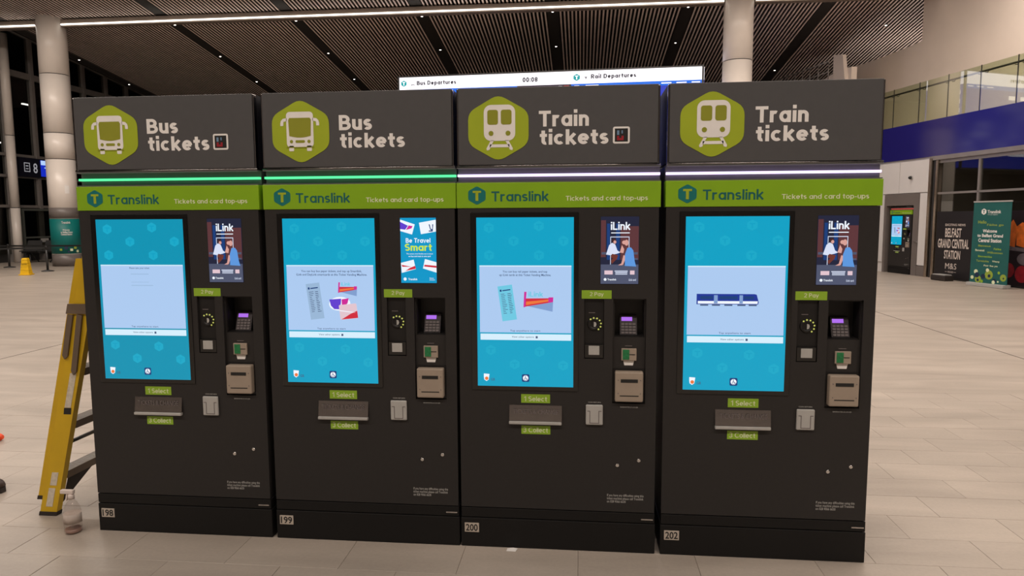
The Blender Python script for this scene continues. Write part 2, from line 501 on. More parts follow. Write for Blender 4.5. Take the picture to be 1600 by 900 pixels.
# ---- ceiling: sloping slatted soffit
CZ0, CY0, CSL = 8.22, 17.6, -0.1293        # height at CY0 and slope along y
def cz(y): return CZ0 + (y - CY0) * CSL
CYA, CYB = -9.0, 28.0
CXA, CXB = -16.95, 17.9
cb = MB()
cb.add([(CXA, CYA, cz(CYA) + 0.30), (CXB, CYA, cz(CYA) + 0.30), (CXB, CYB, cz(CYB) + 0.30), (CXA, CYB, cz(CYB) + 0.30)], [(0, 3, 2, 1)])
ceiling = cb.build('ceiling', M_CEIL)
tag(ceiling, kind='structure')
JX = [-11.1, -6.93, -2.75, 1.43, 5.6, 9.8]
def sloped(b, x0, x1, ya, yb, z0, z1):
    b.add([(x0, ya, cz(ya) + z0), (x1, ya, cz(ya) + z0), (x1, yb, cz(yb) + z0), (x0, yb, cz(yb) + z0),
           (x0, ya, cz(ya) + z1), (x1, ya, cz(ya) + z1), (x1, yb, cz(yb) + z1), (x0, yb, cz(yb) + z1)],
          [(0, 1, 2, 3), (7, 6, 5, 4), (0, 4, 5, 1), (1, 5, 6, 2), (2, 6, 7, 3), (3, 7, 4, 0)])
for xj in JX:
    b = MB(); sloped(b, xj - 0.18, xj + 0.18, CYA, CYB, 0.0, 0.1)
    b.build('joint_channel', M_CJOINT, ceiling)
edges = [CXA] + JX + [CXB]
for i in range(len(edges) - 1):
    a = edges[i] + (0.18 if i else 0); e = edges[i + 1] - 0.18
    b = MB(); n = max(1, int((e - a) / 0.121)); p = (e - a) / n
    for k in range(n):
        x = a + (k + 0.5) * p
        sloped(b, x - 0.026, x + 0.026, CYA, CYB, 0.0, 0.08)
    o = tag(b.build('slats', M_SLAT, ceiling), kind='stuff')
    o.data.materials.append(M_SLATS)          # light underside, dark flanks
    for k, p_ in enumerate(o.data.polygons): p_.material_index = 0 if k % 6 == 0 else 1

# ---- end wall, back wall, side walls (dark, mostly hidden)
b = MB().box(-34, 34, 36.0, 36.2, 0, 12)
tag(b.build('wall_back', M_NIGHT), kind='structure')
b = MB().box(-34, 34, -13.2, -13.0, 0, 13)
tag(b.build('wall_front', M_GREYP), kind='structure')

# ---- left glazing
GX = -18.6
wleft = MB().box(GX - 0.3, GX - 0.1, 12, 36, 0, 0.3).build('wall_left', M_DARKM)
tag(wleft, kind='structure')
glz = MB()
sloped(glz, GX - 0.12, GX + 0.12, 12, 34, 0.72, 0.95)
win = glz.build('window_1', M_FRAME); tag(win, kind='structure')
for k in range(16):
    yy = 12.0 + 1.4 * k + 0.2
    MB().box(GX - 0.1, GX + 0.1, yy - 0.07, yy + 0.07, 0.0, cz(yy) + 0.72).build('mullion', M_FRAME, win)
for k in range(15):
    ya = 12.2 + 1.4 * k + 0.08; yb = ya + 1.24
    for z0, z1 in ((0.3, 2.0), (2.12, 3.12), (3.22, 3.9), (4.0, 6.85), (7.05, 99)):
        za, zb = (min(z1, cz(ya) + 0.70), min(z1, cz(yb) + 0.70))
        b = MB()
        b.add([(GX, ya, z0), (GX, yb, z0), (GX, yb, zb), (GX, ya, za), (GX - 0.012, ya, z0), (GX - 0.012, yb, z0), (GX - 0.012, yb, zb), (GX - 0.012, ya, za)],
              [(0, 1, 2, 3), (7, 6, 5, 4), (0, 4, 5, 1), (1, 5, 6, 2), (2, 6, 7, 3), (3, 7, 4, 0)])
        b.build('pane', G_DARK, win)
for z in (2.06, 3.17, 3.95, 6.95):
    MB().box(GX - 0.07, GX + 0.07, 12, 34, z - (0.05 if z < 6 else 0.11), z + (0.05 if z < 6 else 0.11)).build('transom', M_FRAME, win)

b = MB(); sloped(b, -18.8, -16.95, CYA, 34, 0.95, 1.05); b.build('edge_soffit', M_CJOINT, ceiling)
b = MB(); sloped(b, -16.99, -16.95, CYA, CYB, -0.02, 1.0); b.build('edge_fascia', M_CJOINT, ceiling)

# ---- linear light on the ceiling beam
t = thing('linear_light', 'long thin white light line on bronze ceiling beam across hall', 'ceiling light', (0, 18.75, 0))
for xa, xb in ((-18.4, -15.44), (-14.56, 6.54), (7.42, 12.3)):
    MB().box(xa, xb, -0.13, 0.13, 7.82, 8.04).build('housing', M_BEAM, t)
    MB().box(xa + 0.02, xb - 0.02, -0.165, -0.13, 7.862, 7.897).build('diffuser', mat('led_white', (1, 0.93, 0.82, 1), 0.4, 0, 4.0), t)

# ---- round columns
def column(name, label, x, y, r, top, seams, mat_=M_COLUMN):
    c = thing(name, label, 'column', (x, y, 0))
    zs = [0.0] + seams + [top]
    for i in range(len(zs) - 1):
        g = 0.012
        MB().lathe([(r, zs[i] + g), (r, zs[i + 1] - g)], 40).build('cladding', mat_, c)
        if i:
            MB().lathe([(r - 0.02, zs[i] - g), (r - 0.02, zs[i] + g)], 40).build('seam', M_DARKM, c)
    return c
colL = column('round_column', 'thick pale round column beside the leftmost ticket machine, teal poster wrapped round it', -15.0, 18.75, 0.43, 8.25, [1.55, 3.55, 4.4, 6.3])
MB().lathe([(0.436, 0.42), (0.436, 1.58)], 40).build('poster_wrap', M_TEAL, colL)
MB().lathe([(0.434, 0.01), (0.434, 0.4)], 40).build('plinth', M_GREYP, colL)
MB().lathe([(0.434, 1.6), (0.434, 1.95)], 40).build('collar', M_GREYP, colL)
fa = math.atan2(-3.07 - 18.75, 2.375 + 15.0) + math.pi / 2    # face the hall
def on_column(x, z): # point on the wrap for a flat x offset
    a = x / 0.44
    return a
def curved_patch(name, x0, x1, z0, z1, m, parent, r, n=8):
    b = MB(); vs = []; fs = []
    for k in range(n + 1):
        a = fa - math.pi / 2 + (x0 + (x1 - x0) * k / n) / r
        for rr in (r, r + 0.004):
            vs += [(rr * math.cos(a), rr * math.sin(a), z0), (rr * math.cos(a), rr * math.sin(a), z1)]
    for k in range(n):
        i = 4 * k
        fs += [(i + 2, i + 6, i + 7, i + 3), (i, i + 1, i + 5, i + 4), (i + 1, i + 3, i + 7, i + 5), (i, i + 4, i + 6, i + 2)]
    fs += [(0, 2, 3, 1), (4 * n, 4 * n + 1, 4 * n + 3, 4 * n + 2)]
    b.add(vs, fs)
    return b.build(name, m, parent)
def curved_text(body, x0, x1, z0, z1, m, parent, r, bold=0.01):
    vs, fs = text_mesh(body, bold)
    xs = [v[0] for v in vs]; ys = [v[1] for v in vs]
    out = []
    for v in vs:
        x = x0 + (v[0] - min(xs)) / (max(xs) - min(xs)) * (x1 - x0)
        a = fa - math.pi / 2 + x / r
        out.append((r * math.cos(a), r * math.sin(a), z0 + (v[1] - min(ys)) / (max(ys) - min(ys)) * (z1 - z0)))
    b = MB(); b.add(out, fs)
    return b.build('lettering', m, parent)
curved_text('Translink', -0.10, 0.16, 1.42, 1.50, M_WHITE, colL, 0.445)
curved_text('Welcome', -0.08, 0.12, 1.19, 1.24, M_WHITE, colL, 0.445, 0.02)
curved_text('to Belfast Grand', -0.14, 0.2, 1.11, 1.17, M_WHITE, colL, 0.445, 0.02)
curved_text('Central Station', -0.13, 0.19, 1.04, 1.10, M_WHITE, colL, 0.445, 0.02)
M_OLIVE = mat('olive_print', rgb(150, 170, 60), 0.5, vary=0.05)
M_NAVYP = mat('navy_print', rgb(20, 42, 72), 0.5, vary=0.05)
for k, (x, z, w) in enumerate(((-0.2, 0.56, 0.07), (-0.06, 0.62, 0.1), (0.1, 0.55, 0.08), (0.22, 0.62, 0.09), (0.02, 0.49, 0.06), (0.3, 0.5, 0.08))):
    curved_patch('dot_print', x, x + w, z - w / 2, z + w / 2, (M_OLIVE, M_NAVYP, M_PALE)[k % 3], colL, 0.44, 3)
curved_patch('wall_box', 0.06, 0.19, 2.42, 2.68, M_WHITE, colL, 0.435, 3)
colR = column('round_column', 'thick pale round column rising behind the right ticket machines', 6.98, 18.75, 0.43, 8.25, [2.0, 4.2, 6.15])
colS = column('round_column', 'slim pale column at the far left by the dark glazing', -18.27, 20.45, 0.15, 8.2, [2.0, 4.6])

# ---- right wall (its own frame: local x runs towards the viewer, local -y faces the hall)
dvec = Vector((-0.2, 1, 0)).normalized()
WRZ = math.atan2(-dvec.y, -dvec.x)
WP = (11.64, 12.28, 0)
def wobj(b, name, m, parent=None):
    if parent is not None: return b.build(name, m, parent)
    return b.build(name, m, None, WP, WRZ)
def wthing(name, label, cat, group=None): return thing(name, label, cat, WP, WRZ, group)
# backing wall with the recess and the shop front left open
b = MB()
b.box(-14, -4.84, 0.02, 0.25, 0, 3.0); b.box(-4.84, -3.44, 0.62, 0.8, 0, 3.0); b.box(-4.84, -3.44, 0.02, 0.62, 2.11, 3.0)
b.box(-3.44, -3.1, 0.02, 0.62, 0, 3.0); b.box(-4.86, -4.84, 0.02, 0.62, 0, 3.0)
wr = wobj(b, 'wall_right', M_PANELW); tag(wr, kind='structure')
for x0, x1, z0, z1 in ((-6.2, -4.28, 2.125, 2.95), (-4.27, -3.11, 2.125, 2.95), (-3.435, -3.11, 0.27, 2.115), (-8.0, -6.21, 2.125, 2.95), (-6.2, -4.86, 0.27, 2.115)):
    MB().box(x0 + 0.006, x1 - 0.006, -0.02, 0.02, z0 + 0.006, z1 - 0.006, 0.003).build('wall_panel', M_PANELW, wr)
b = MB().box(-3.435, -3.11, -0.025, 0.02, 0.0, 0.262); tag(wobj(b, 'baseboard_right', M_GREYP), kind='structure')
# grey steel surround of the recessed machine
b = MB()
b.box(-4.83, -4.74, -0.03, 0.2, 0, 2.11); b.box(-3.64, -3.44, -0.03, 0.2, 0, 2.11); b.box(-4.74, -3.64, -0.03, 0.2, 1.81, 2.11)
tr1 = wobj(b, 'trim_1', M_GREYP); tag(tr1, kind='structure')
MB().box(-3.52, -3.40, -0.075, -0.055, 0.86, 0.885, 0.004).build('handle', M_CHROME, tr1)
MB().box(-3.50, -3.48, -0.056, -0.03, 0.86, 0.885).build('handle_mount', M_CHROME, tr1)
# fascia
b = MB().box(-14, 6, -0.04, 0.3, 3.0, 3.9)
fas = wobj(b, 'trim_2', M_NAVY); tag(fas, kind='structure')
MB().box(-3.1, 6, -0.05, 0.1, 2.9, 3.0).build('fascia_soffit', M_FRAME, fas)
# gallery floor
b = MB().box(-14, 6, 0.3, 5.0, 3.5, 3.88); tag(wobj(b, 'floor_gallery', M_WALLW), kind='structure')
# shop window
sw = wobj(MB().box(-2.9, 6, 0.0, 0.08, 2.82, 2.9), 'window_2', M_FRAME); tag(sw, kind='structure')
MB().box(-2.9, 6, -0.01, 0.06, 2.06, 2.11).build('transom', M_FRAME, sw)
MB().box(-2.9, 6, 0.0, 0.06, 0.0, 0.05).build('sill', M_DARKM, sw)
for x in (-1.52, 0.0, 1.5, 3.0, 4.5): MB().box(x - 0.03, x + 0.03, -0.01, 0.06, 0.05, 2.82).build('mullion', M_FRAME, sw)
xs = [-2.78, -1.52, 0.0, 1.5, 3.0, 4.5, 6.0]
for i in range(6):
    for z0, z1 in ((0.05, 2.06), (2.11, 2.82)):
        MB().box(xs[i] + 0.035, xs[i + 1] - 0.035, 0.02, 0.032, z0, z1).build('pane', G_DARK, sw)
M_BRASS = mat('polished_bronze_steel', (0.42, 0.36, 0.30, 1), 0.2, 1.0, vary=0.05)
MB().box(-3.1, -3.0, -0.07, 0.1, 0, 2.95, 0.012).build('jamb', M_BRASS, sw)
MB().box(-2.99, -2.90, -0.02, 0.1, 0, 2.95).build('jamb', M_DARKM, sw)
MB().box(-2.89, -2.80, -0.05, 0.1, 0, 2.9, 0.012).build('jamb', M_BRASS, sw)
# shop interior
b = MB()
b.box(-3.1, 6, 4.4, 4.5, 0, 3.0); b.box(-3.2, -3.1, 0.62, 4.5, 0, 3.0); b.box(-3.1, 6, 0.1, 4.5, 2.95, 3.0)
tag(wobj(b, 'wall_shop', mat('shop_wall', (0.20, 0.17, 0.14, 1), 0.8, vary=0.1, scale=2)), kind='structure')
for x in (-2.0, 1.1):
    MB().box(x, x + 0.5, 3.0, 3.4, 0, 2.9).build('shop_pillar', mat('shop_pillar', (0.3, 0.27, 0.25, 1), 0.6, vary=0.05), bpy.data.objects['wall_shop'])
# posters on the shop glass
p = wthing('window_poster', 'black poster reading Belfast Grand Central Station on the shop window', 'poster')
MB().box(-2.77, -1.57, -0.022, -0.0105, 0.05, 1.64).build('board', mat('poster_black', (0.012, 0.010, 0.011, 1), 0.5, vary=0.1), p)
M_CREAM = mat('cream_print', rgb(214, 202, 192), 0.6, vary=0.02)
text('EXCITING NEWS', (-2.47, -1.82, 1.29, 1.345), M_CREAM, p, -0.0226, 0.01)
text('BELFAST', (-2.46, -1.93, 1.02, 1.24), M_CREAM, p, -0.0226, 0.02)
text('GRAND CENTRAL', (-2.69, -1.68, 0.76, 0.98), M_CREAM, p, -0.0226, 0.02)
text('STATION', (-2.46, -1.93, 0.50, 0.71), M_CREAM, p, -0.0226, 0.02)
text('M&S', (-2.4, -2.03, 0.26, 0.40), M_CREAM, p, -0.0226, 0.0)
text('FOOD', (-2.3, -2.12, 0.17, 0.21), M_CREAM, p, -0.0226, 0.01)
flat('rule', [rrect(-2.4, -2.33, 0.187, 0.195), rrect(-2.1, -2.03, 0.187, 0.195)], M_CREAM, p, -0.0226)
p = wthing('window_poster', 'colourful food picture poster on the shop window at right picture edge', 'poster')
MB().box(-0.8, 1.45, -0.022, -0.0105, 0.05, 1.64).build('board', mat('poster_plum', rgb(34, 20, 30), 0.5, vary=0.1), p)
M_ORANGE = mat('poster_orange', rgb(226, 112, 40), 0.5, vary=0.25, scale=9)
M_RED = mat('poster_red', rgb(150, 26, 40), 0.5, vary=0.25, scale=9)
M_GREYB = mat('poster_grey', rgb(110, 100, 108), 0.5, vary=0.25, scale=9)
for k in range(5):
    xx = -0.58 + k * 0.24
    flat('crisp_print', [[(xx, 0.9), (xx + 0.2, 0.86), (xx + 0.24, 1.28 + 0.08 * (k % 2)), (xx + 0.12, 1.45 - 0.06 * (k % 2)), (xx - 0.02, 1.3)]], M_ORANGE, p, -0.0221 - 0.0007 * k)
flat('bowl_print', [[(-0.6, 0.8), (1.0, 0.7), (1.0, 0.78), (0.0, 0.84), (-0.6, 0.88)], circ(-0.1, 0.62, 0.13, 14, 0.2)], M_GREYB, p, -0.0262)
flat('berry_print', [circ(-0.5, 0.36, 0.16), circ(-0.15, 0.3, 0.18), circ(0.25, 0.33, 0.16), circ(0.6, 0.32, 0.18)], M_RED, p, -0.0262)

# balustrade of the gallery
bal = wthing('glass_balustrade', 'glass balustrade with dark handrail above the navy fascia', 'balustrade')
bounds = [-7.8 + 1.02 * k for k in range(13)]
for i in range(12):
    MB().box(bounds[i] + 0.012, bounds[i + 1] - 0.012, 0.02, 0.038, 3.9, 4.91).build('glass_pane', G_GREEN, bal)
    MB().box(bounds[i] - 0.010, bounds[i] + 0.010, 0.022, 0.036, 3.9, 4.92).build('pane_joint', M_DARKM, bal)
MB().tube([(-7.8, 0.12, 4.79), (4.44, 0.12, 4.79)], 0.024, 10).build('handrail', M_DARKM, bal)
for x in bounds[1:-1]:
    for dx in (-0.1, 0.1):
        MB().tube([(x + dx, 0.039, 4.73), (x + dx, 0.10, 4.735), (x + dx, 0.12, 4.775)], 0.011, 8).build('bracket', M_DARKM, bal)
# gallery wall: low parapet at the far end rising to full height
b = MB()
prof = [(6, 3.88), (6, 9.9), (-6.78, 9.9), (-6.78, 6.74), (-7.6, 6.71), (-8.6, 6.69), (-9.7, 6.70), (-10.9, 6.78), (-10.9, 3.88)]
b.plate([(x, z) for x, z in prof][::-1], 2.2, 2.5)
tag(wobj(b, 'wall_gallery', M_WALLW), kind='structure')

# ---- downlights along the ceiling joints
names = {-11.1: 'first', -6.93: 'second', -2.75: 'third', 1.43: 'fourth', 5.6: 'fifth', 9.8: 'sixth'}
M_LENS = mat('lamp_lens', (1, 0.9, 0.8, 1), 0.4, 0, 6.0)
def downlight(x, y, label):
    z = cz(y)
    d = thing('downlight', label, 'ceiling light', (x, y, z), 0, 'downlights in the ceiling joints')
    MB().lathe([(0.045, -0.02), (0.055, -0.02), (0.055, 0.0)], 16).build('ring', M_DARKM, d)
    MB().lathe([(0.032, -0.028), (0.032, -0.02)], 16).build('lens', M_LENS, d)
order = ['nearest', 'middle', 'farthest']
for x in (-11.1, -6.93, -2.75, 1.43, 5.6):
    for k, y in enumerate((19.4, 22.28, 25.16)):
        downlight(x, y, 'tiny bright downlight in the %s dark ceiling joint from the left column, %s of three' % (names[x], order[k]))
for k, y in enumerate((19.25, 25.4)):
    downlight(9.8, y, 'tiny bright downlight in the wide dark ceiling joint right of the right column, %s one' % ('nearer', 'farther')[k])
downlight(12.2, 21.3, 'tiny bright downlight among the slats near the white gallery wall')
for k, y in enumerate((19.34, 22.2, 25.1)):
    downlight(-16.7, y, 'tiny bright downlight along the ceiling edge by the dark glazing, %s of three' % order[k])
b = MB(); sloped(b, -16.9, -16.5, CYA, CYB, -0.006, 0.0)
b.build('edge_channel', M_CJOINT, ceiling)

# ================================================================== TICKET MACHINES
SC_TEAL = glow('screen_teal', 0, 160, 196, 1.0, 0.12)
SC_MARK = glow('screen_teal_mark', 16, 168, 200, 1.0, 0.12)
SC_WIN = glow('screen_pale_blue', 172, 202, 240, 1.0, 0.12)
SC_LINE = glow('screen_white_line', 214, 238, 252, 1.0, 0.12)
SC_DARK = glow('screen_navy', 20, 60, 120, 1.0, 0.12)
SC_TXT = glow('screen_text_grey', 66, 84, 120, 1.0, 0.12)
SC_WHT = glow('screen_white', 240, 246, 255, 1.0, 0.12)
SC_PINK = glow('screen_magenta', 206, 40, 150, 1.0, 0.12)
SC_PURP = glow('screen_purple', 96, 60, 206, 1.0, 0.12)
SC_RED = glow('screen_red', 208, 40, 60, 1.0, 0.12)
SC_PALE = glow('screen_pale_pink', 226, 196, 206, 1.0, 0.12)
SC_GREYB = glow('screen_grey_blue', 128, 158, 206, 1.0, 0.12)
SC_TICK = glow('screen_ticket', 152, 182, 214, 1.0, 0.12)
SC_CYAN = glow('screen_cyan', 110, 200, 226, 1.0, 0.12)
SC_ORNG = glow('screen_orange', 236, 120, 60, 1.0, 0.12)
SC_BLUE = glow('screen_train_blue', 26, 52, 150, 1.0, 0.12)
SC_SMART = glow('advert_teal', 0, 150, 200, 1.0, 0.12)
SC_LIME = glow('advert_lime', 206, 232, 70, 1.0, 0.12)
AD_DARK = glow('advert_dark', 30, 34, 58, 1.0, 0.12)
AD_BRICK = glow('advert_brick', 92, 52, 56, 1.0, 0.12)
AD_SLATE = glow('advert_slate', 78, 84, 108, 1.0, 0.12)
AD_BLUE = glow('advert_blue_dress', 92, 150, 220, 1.0, 0.12)
AD_SKIN = glow('advert_skin', 216, 160, 150, 1.0, 0.12)
AD_WHT = glow('advert_white', 216, 224, 246, 1.0, 0.12)
AD_HAIR = glow('advert_hair', 66, 36, 36, 1.0, 0.12)
AD_BROWN = glow('advert_brown', 110, 52, 44, 1.0, 0.12)
LED_G = mat('led_green', (0.10, 0.95, 0.36, 1), 0.4, 0, 1.25)
LED_P = mat('led_violet', (0.74, 0.58, 1.0, 1), 0.4, 0, 2.2)
LED_R = mat('led_red', (1.0, 0.10, 0.08, 1), 0.4, 0, 1.2)
KP_DISP = glow('keypad_violet', 176, 110, 236, 1.0, 0.3)
DIAL = mat('dial_led', rgb(220, 222, 110), 0.4, 0, 0.75)
CARDG = mat('card_green', rgb(30, 120, 70), 0.4, vary=0.3, scale=80)

def panel_with_holes(x0, x1, z0, z1, holes, y0, y1):
    xs = sorted({x0, x1} | {h[0] for h in holes} | {h[1] for h in holes})
    zs = sorted({z0, z1} | {h[2] for h in holes} | {h[3] for h in holes})
    inside = lambda x, z: any(h[0] < x < h[1] and h[2] < z < h[3] for h in holes)
    b = MB()
    nx, nz = len(xs) - 1, len(zs) - 1
    solid = [[not inside((xs[i] + xs[i + 1]) / 2, (zs[j] + zs[j + 1]) / 2) for j in range(nz)] for i in range(nx)]
    for i in range(nx):
        for j in range(nz):
            if not solid[i][j]: continue
            a, c, e, g = xs[i], xs[i + 1], zs[j], zs[j + 1]
            b.add([(a, y0, e), (c, y0, e), (c, y0, g), (a, y0, g)], [(0, 1, 2, 3)])
            b.add([(a, y1, e), (c, y1, e), (c, y1, g), (a, y1, g)], [(3, 2, 1, 0)])
            if i == 0 or not solid[i - 1][j]: b.add([(a, y0, e), (a, y0, g), (a, y1, g), (a, y1, e)], [(0, 1, 2, 3)])
            if i == nx - 1 or not solid[i + 1][j]: b.add([(c, y0, e), (c, y1, e), (c, y1, g), (c, y0, g)], [(0, 1, 2, 3)])
            if j == 0 or not solid[i][j - 1]: b.add([(a, y0, e), (a, y1, e), (c, y1, e), (c, y0, e)], [(0, 1, 2, 3)])
            if j == nz - 1 or not solid[i][j + 1]: b.add([(a, y0, g), (c, y0, g), (c, y1, g), (a, y1, g)], [(0, 1, 2, 3)])
    return b

def rot_poly(poly, deg, c=None):
    if c is None: c = (sum(p[0] for p in poly) / len(poly), sum(p[1] for p in poly) / len(poly))
    a = math.radians(deg); ca, sa = math.cos(a), math.sin(a)
    return [(c[0] + (x - c[0]) * ca - (z - c[1]) * sa, c[1] + (x - c[0]) * sa + (z - c[1]) * ca) for x, z in poly]

PROTO = {}
def part(key, make, name, m, parent):
    """Parts alike on every machine share their mesh."""
    if key not in PROTO: PROTO[key] = make().mesh(name, m)
    return obj(name, PROTO[key], parent)

def bus_icon(h, cx, z0, s):
    X = lambda x: cx + (x - 122.5) * s
    Z = lambda z: z0 + (232 - z) * s
    # drawn in the units of the sign: body, mirrors, wheels, then the glass and lamps over it
    body = rrect(X(39), X(206), Z(208), Z(0), 22 * s)
    flat('bus_icon', [body, rrect(X(52), X(82), Z(232), Z(200), 5 * s), rrect(X(163), X(193), Z(232), Z(200), 5 * s),
                      [(X(2), Z(82)), (X(20), Z(82)), (X(22), Z(58)), (X(42), Z(54)), (X(42), Z(36)), (X(18), Z(40)), (X(6), Z(52)), (X(2), Z(66))],
                      [(X(243), Z(82)), (X(225), Z(82)), (X(223), Z(58)), (X(203), Z(54)), (X(203), Z(36)), (X(227), Z(40)), (X(239), Z(52)), (X(243), Z(66))]], M_WHITE, h, -0.0022, one=True)
    glass_p = [(X(56), Z(142))] + [(X(56 + 133 * k / 8), Z(142 + 10 * math.sin(math.pi * k / 8))) for k in range(1, 8)] + [(X(189), Z(142)), (X(193), Z(48)), (X(186), Z(36)), (X(59), Z(36)), (X(52), Z(48))]
    flat('bus_window', [glass_p], M_HEXD, h, -0.0030)
    flat('bus_lamps', [circ(X(68), Z(175), 10 * s), circ(X(177), Z(175), 10 * s), rrect(X(93), X(152), Z(183), Z(167), 7 * s), rrect(X(36), X(209), Z(212), Z(207))], M_HEXD, h, -0.0030)
def train_icon(h, cx, z1, s):
    X = lambda x: cx + (x - 96) * s
    Z = lambda z: z1 - z * s
    rails = [[(X(42), Z(212)), (X(62), Z(212)), (X(40), Z(250)), (X(34), Z(268)), (X(18), Z(272)), (X(15), Z(260))],
             [(X(150), Z(212)), (X(130), Z(212)), (X(152), Z(250)), (X(158), Z(268)), (X(174), Z(272)), (X(177), Z(260))],
             rrect(X(36), X(156), Z(254), Z(236))]
    flat('train_icon', [rrect(X(0), X(192), Z(215), Z(0), 44 * s, 6)] + rails, M_WHITE, h, -0.0022, one=True)
    flat('train_window', [rrect(X(22), X(87), Z(118), Z(30), 14 * s), rrect(X(105), X(170), Z(118), Z(30), 14 * s)], M_HEXD, h, -0.0030)
    flat('train_lamps', [circ(X(44), Z(170), 15 * s), circ(X(148), Z(170), 15 * s)], M_HEXD, h, -0.0030)

def logo_T(x0, x1, z0, z1, parent, y, m_hex, m_t, name='logo'):
    l = flat(name, [hexagon(x0, x1, z0, z1, (x1 - x0) * 0.10)], m_hex, parent, y)
    w = x1 - x0; h = z1 - z0
    flat('logo_letter', [rrect(x0 + 0.26 * w, x1 - 0.26 * w, z1 - 0.36 * h, z1 - 0.25 * h),
                         rrect(x0 + 0.42 * w, x1 - 0.42 * w, z0 + 0.22 * h, z1 - 0.361 * h)], m_t, parent, y - 0.0007)
    return l

def advert_couple(ad, x0, x1, z0, z1, y):
    w = x1 - x0; h = z1 - z0
    P = lambda a, c: (x0 + a * w, z0 + c * h)
    R = lambda a, b_, c, d, r=0: rrect(x0 + a * w, x0 + b_ * w, z0 + c * h, z0 + d * h, r)
    flat('brick_print', [R(0.52, 1.0, 0.36, 0.86), R(0.0, 0.13, 0.4, 0.95)], AD_BRICK, ad, y)
    flat('doorway_print', [R(0.40, 0.50, 0.36, 0.9), R(0.16, 0.24, 0.36, 0.9)], SC_DARK, ad, y)
    flat('pavement_print', [R(0.0, 1.0, 0.0, 0.29)], AD_SLATE, ad, y)
    flat('bench_print', [R(0.02, 0.2, 0.44, 0.475), R(0.8, 0.98, 0.44, 0.475), R(0.78, 0.98, 0.36, 0.385)], AD_SLATE, ad, y - 0.0004)
    flat('frame_print', [R(0.25, 0.265, 0.29, 0.70), R(0.74, 0.755, 0.5, 0.70), R(0.25, 0.755, 0.695, 0.706)], AD_WHT, ad, y - 0.0006)
    flat('shirt_print', [[P(0.14, 0.44), P(0.24, 0.43), P(0.42, 0.45), P(0.52, 0.47), P(0.44, 0.5), P(0.38, 0.59), P(0.3, 0.615), P(0.22, 0.58)]], AD_WHT, ad, y - 0.001)
    flat('hair_print', [circ(x0 + 0.35 * w, z0 + 0.645 * h, 0.035 * h, 12, 0.06 * w)], AD_HAIR, ad, y - 0.0014)
    flat('face_print', [circ(x0 + 0.37 * w, z0 + 0.625 * h, 0.025 * h, 12, 0.04 * w), circ(x0 + 0.62 * w, z0 + 0.62 * h, 0.03 * h, 12, 0.06 * w),
                        [P(0.5, 0.47), P(0.6, 0.46), P(0.62, 0.52), P(0.56, 0.58)]], AD_SKIN, ad, y - 0.0018)
    flat('legs_print', [[P(0.26, 0.4), P(0.42, 0.36), P(0.46, 0.43), P(0.3, 0.45)], [P(0.3, 0.3), P(0.4, 0.36), P(0.34, 0.4), P(0.26, 0.34)]], AD_BROWN, ad, y - 0.0014)
    flat('shin_print', [[P(0.54, 0.29), P(0.6, 0.29), P(0.68, 0.42), P(0.6, 0.43)], [P(0.46, 0.28), P(0.58, 0.28), P(0.56, 0.31)]], AD_SKIN, ad, y - 0.0014)
    flat('hair_print', [circ(x0 + 0.68 * w, z0 + 0.615 * h, 0.045 * h, 12, 0.055 * w)], AD_SKIN, ad, y - 0.0014)
    flat('dress_print', [[P(0.64, 0.27), P(0.94, 0.26), P(0.9, 0.34), P(0.86, 0.5), P(0.8, 0.545), P(0.7, 0.54), P(0.64, 0.44)]], AD_BLUE, ad, y - 0.0022)
    text('iLink', (x0 + 0.26 * w, x0 + 0.78 * w, z0 + 0.80 * h, z0 + 0.925 * h), SC_WHT, ad, y - 0.0012, weight=0.17)
    flat('rule', [R(0.27, 0.76, 0.755, 0.768)], SC_WHT, ad, y - 0.0012)
    flat('badge_print', [R(0.1, 0.32, 0.14, 0.20), R(0.78, 0.9, 0.14, 0.20)], SC_PALE, ad, y - 0.0008)
    flat('text_print', [R(0.37, 0.72, 0.185, 0.198), R(0.39, 0.71, 0.163, 0.176), R(0.39, 0.71, 0.14, 0.152)], AD_WHT, ad, y - 0.0008)
    flat('logo', [circ(x0 + 0.12 * w, z0 + 0.065 * h, 0.022 * h, 8, 0.04 * w)], SC_WHT, ad, y - 0.0008)
    text('Translink', (x0 + 0.18 * w, x0 + 0.42 * w, z0 + 0.05 * h, z0 + 0.08 * h), SC_WHT, ad, y - 0.0008, 0.02)
    text('iLink card', (x0 + 0.75 * w, x0 + 0.94 * w, z0 + 0.045 * h, z0 + 0.078 * h), AD_WHT, ad, y - 0.0008, 0.01)

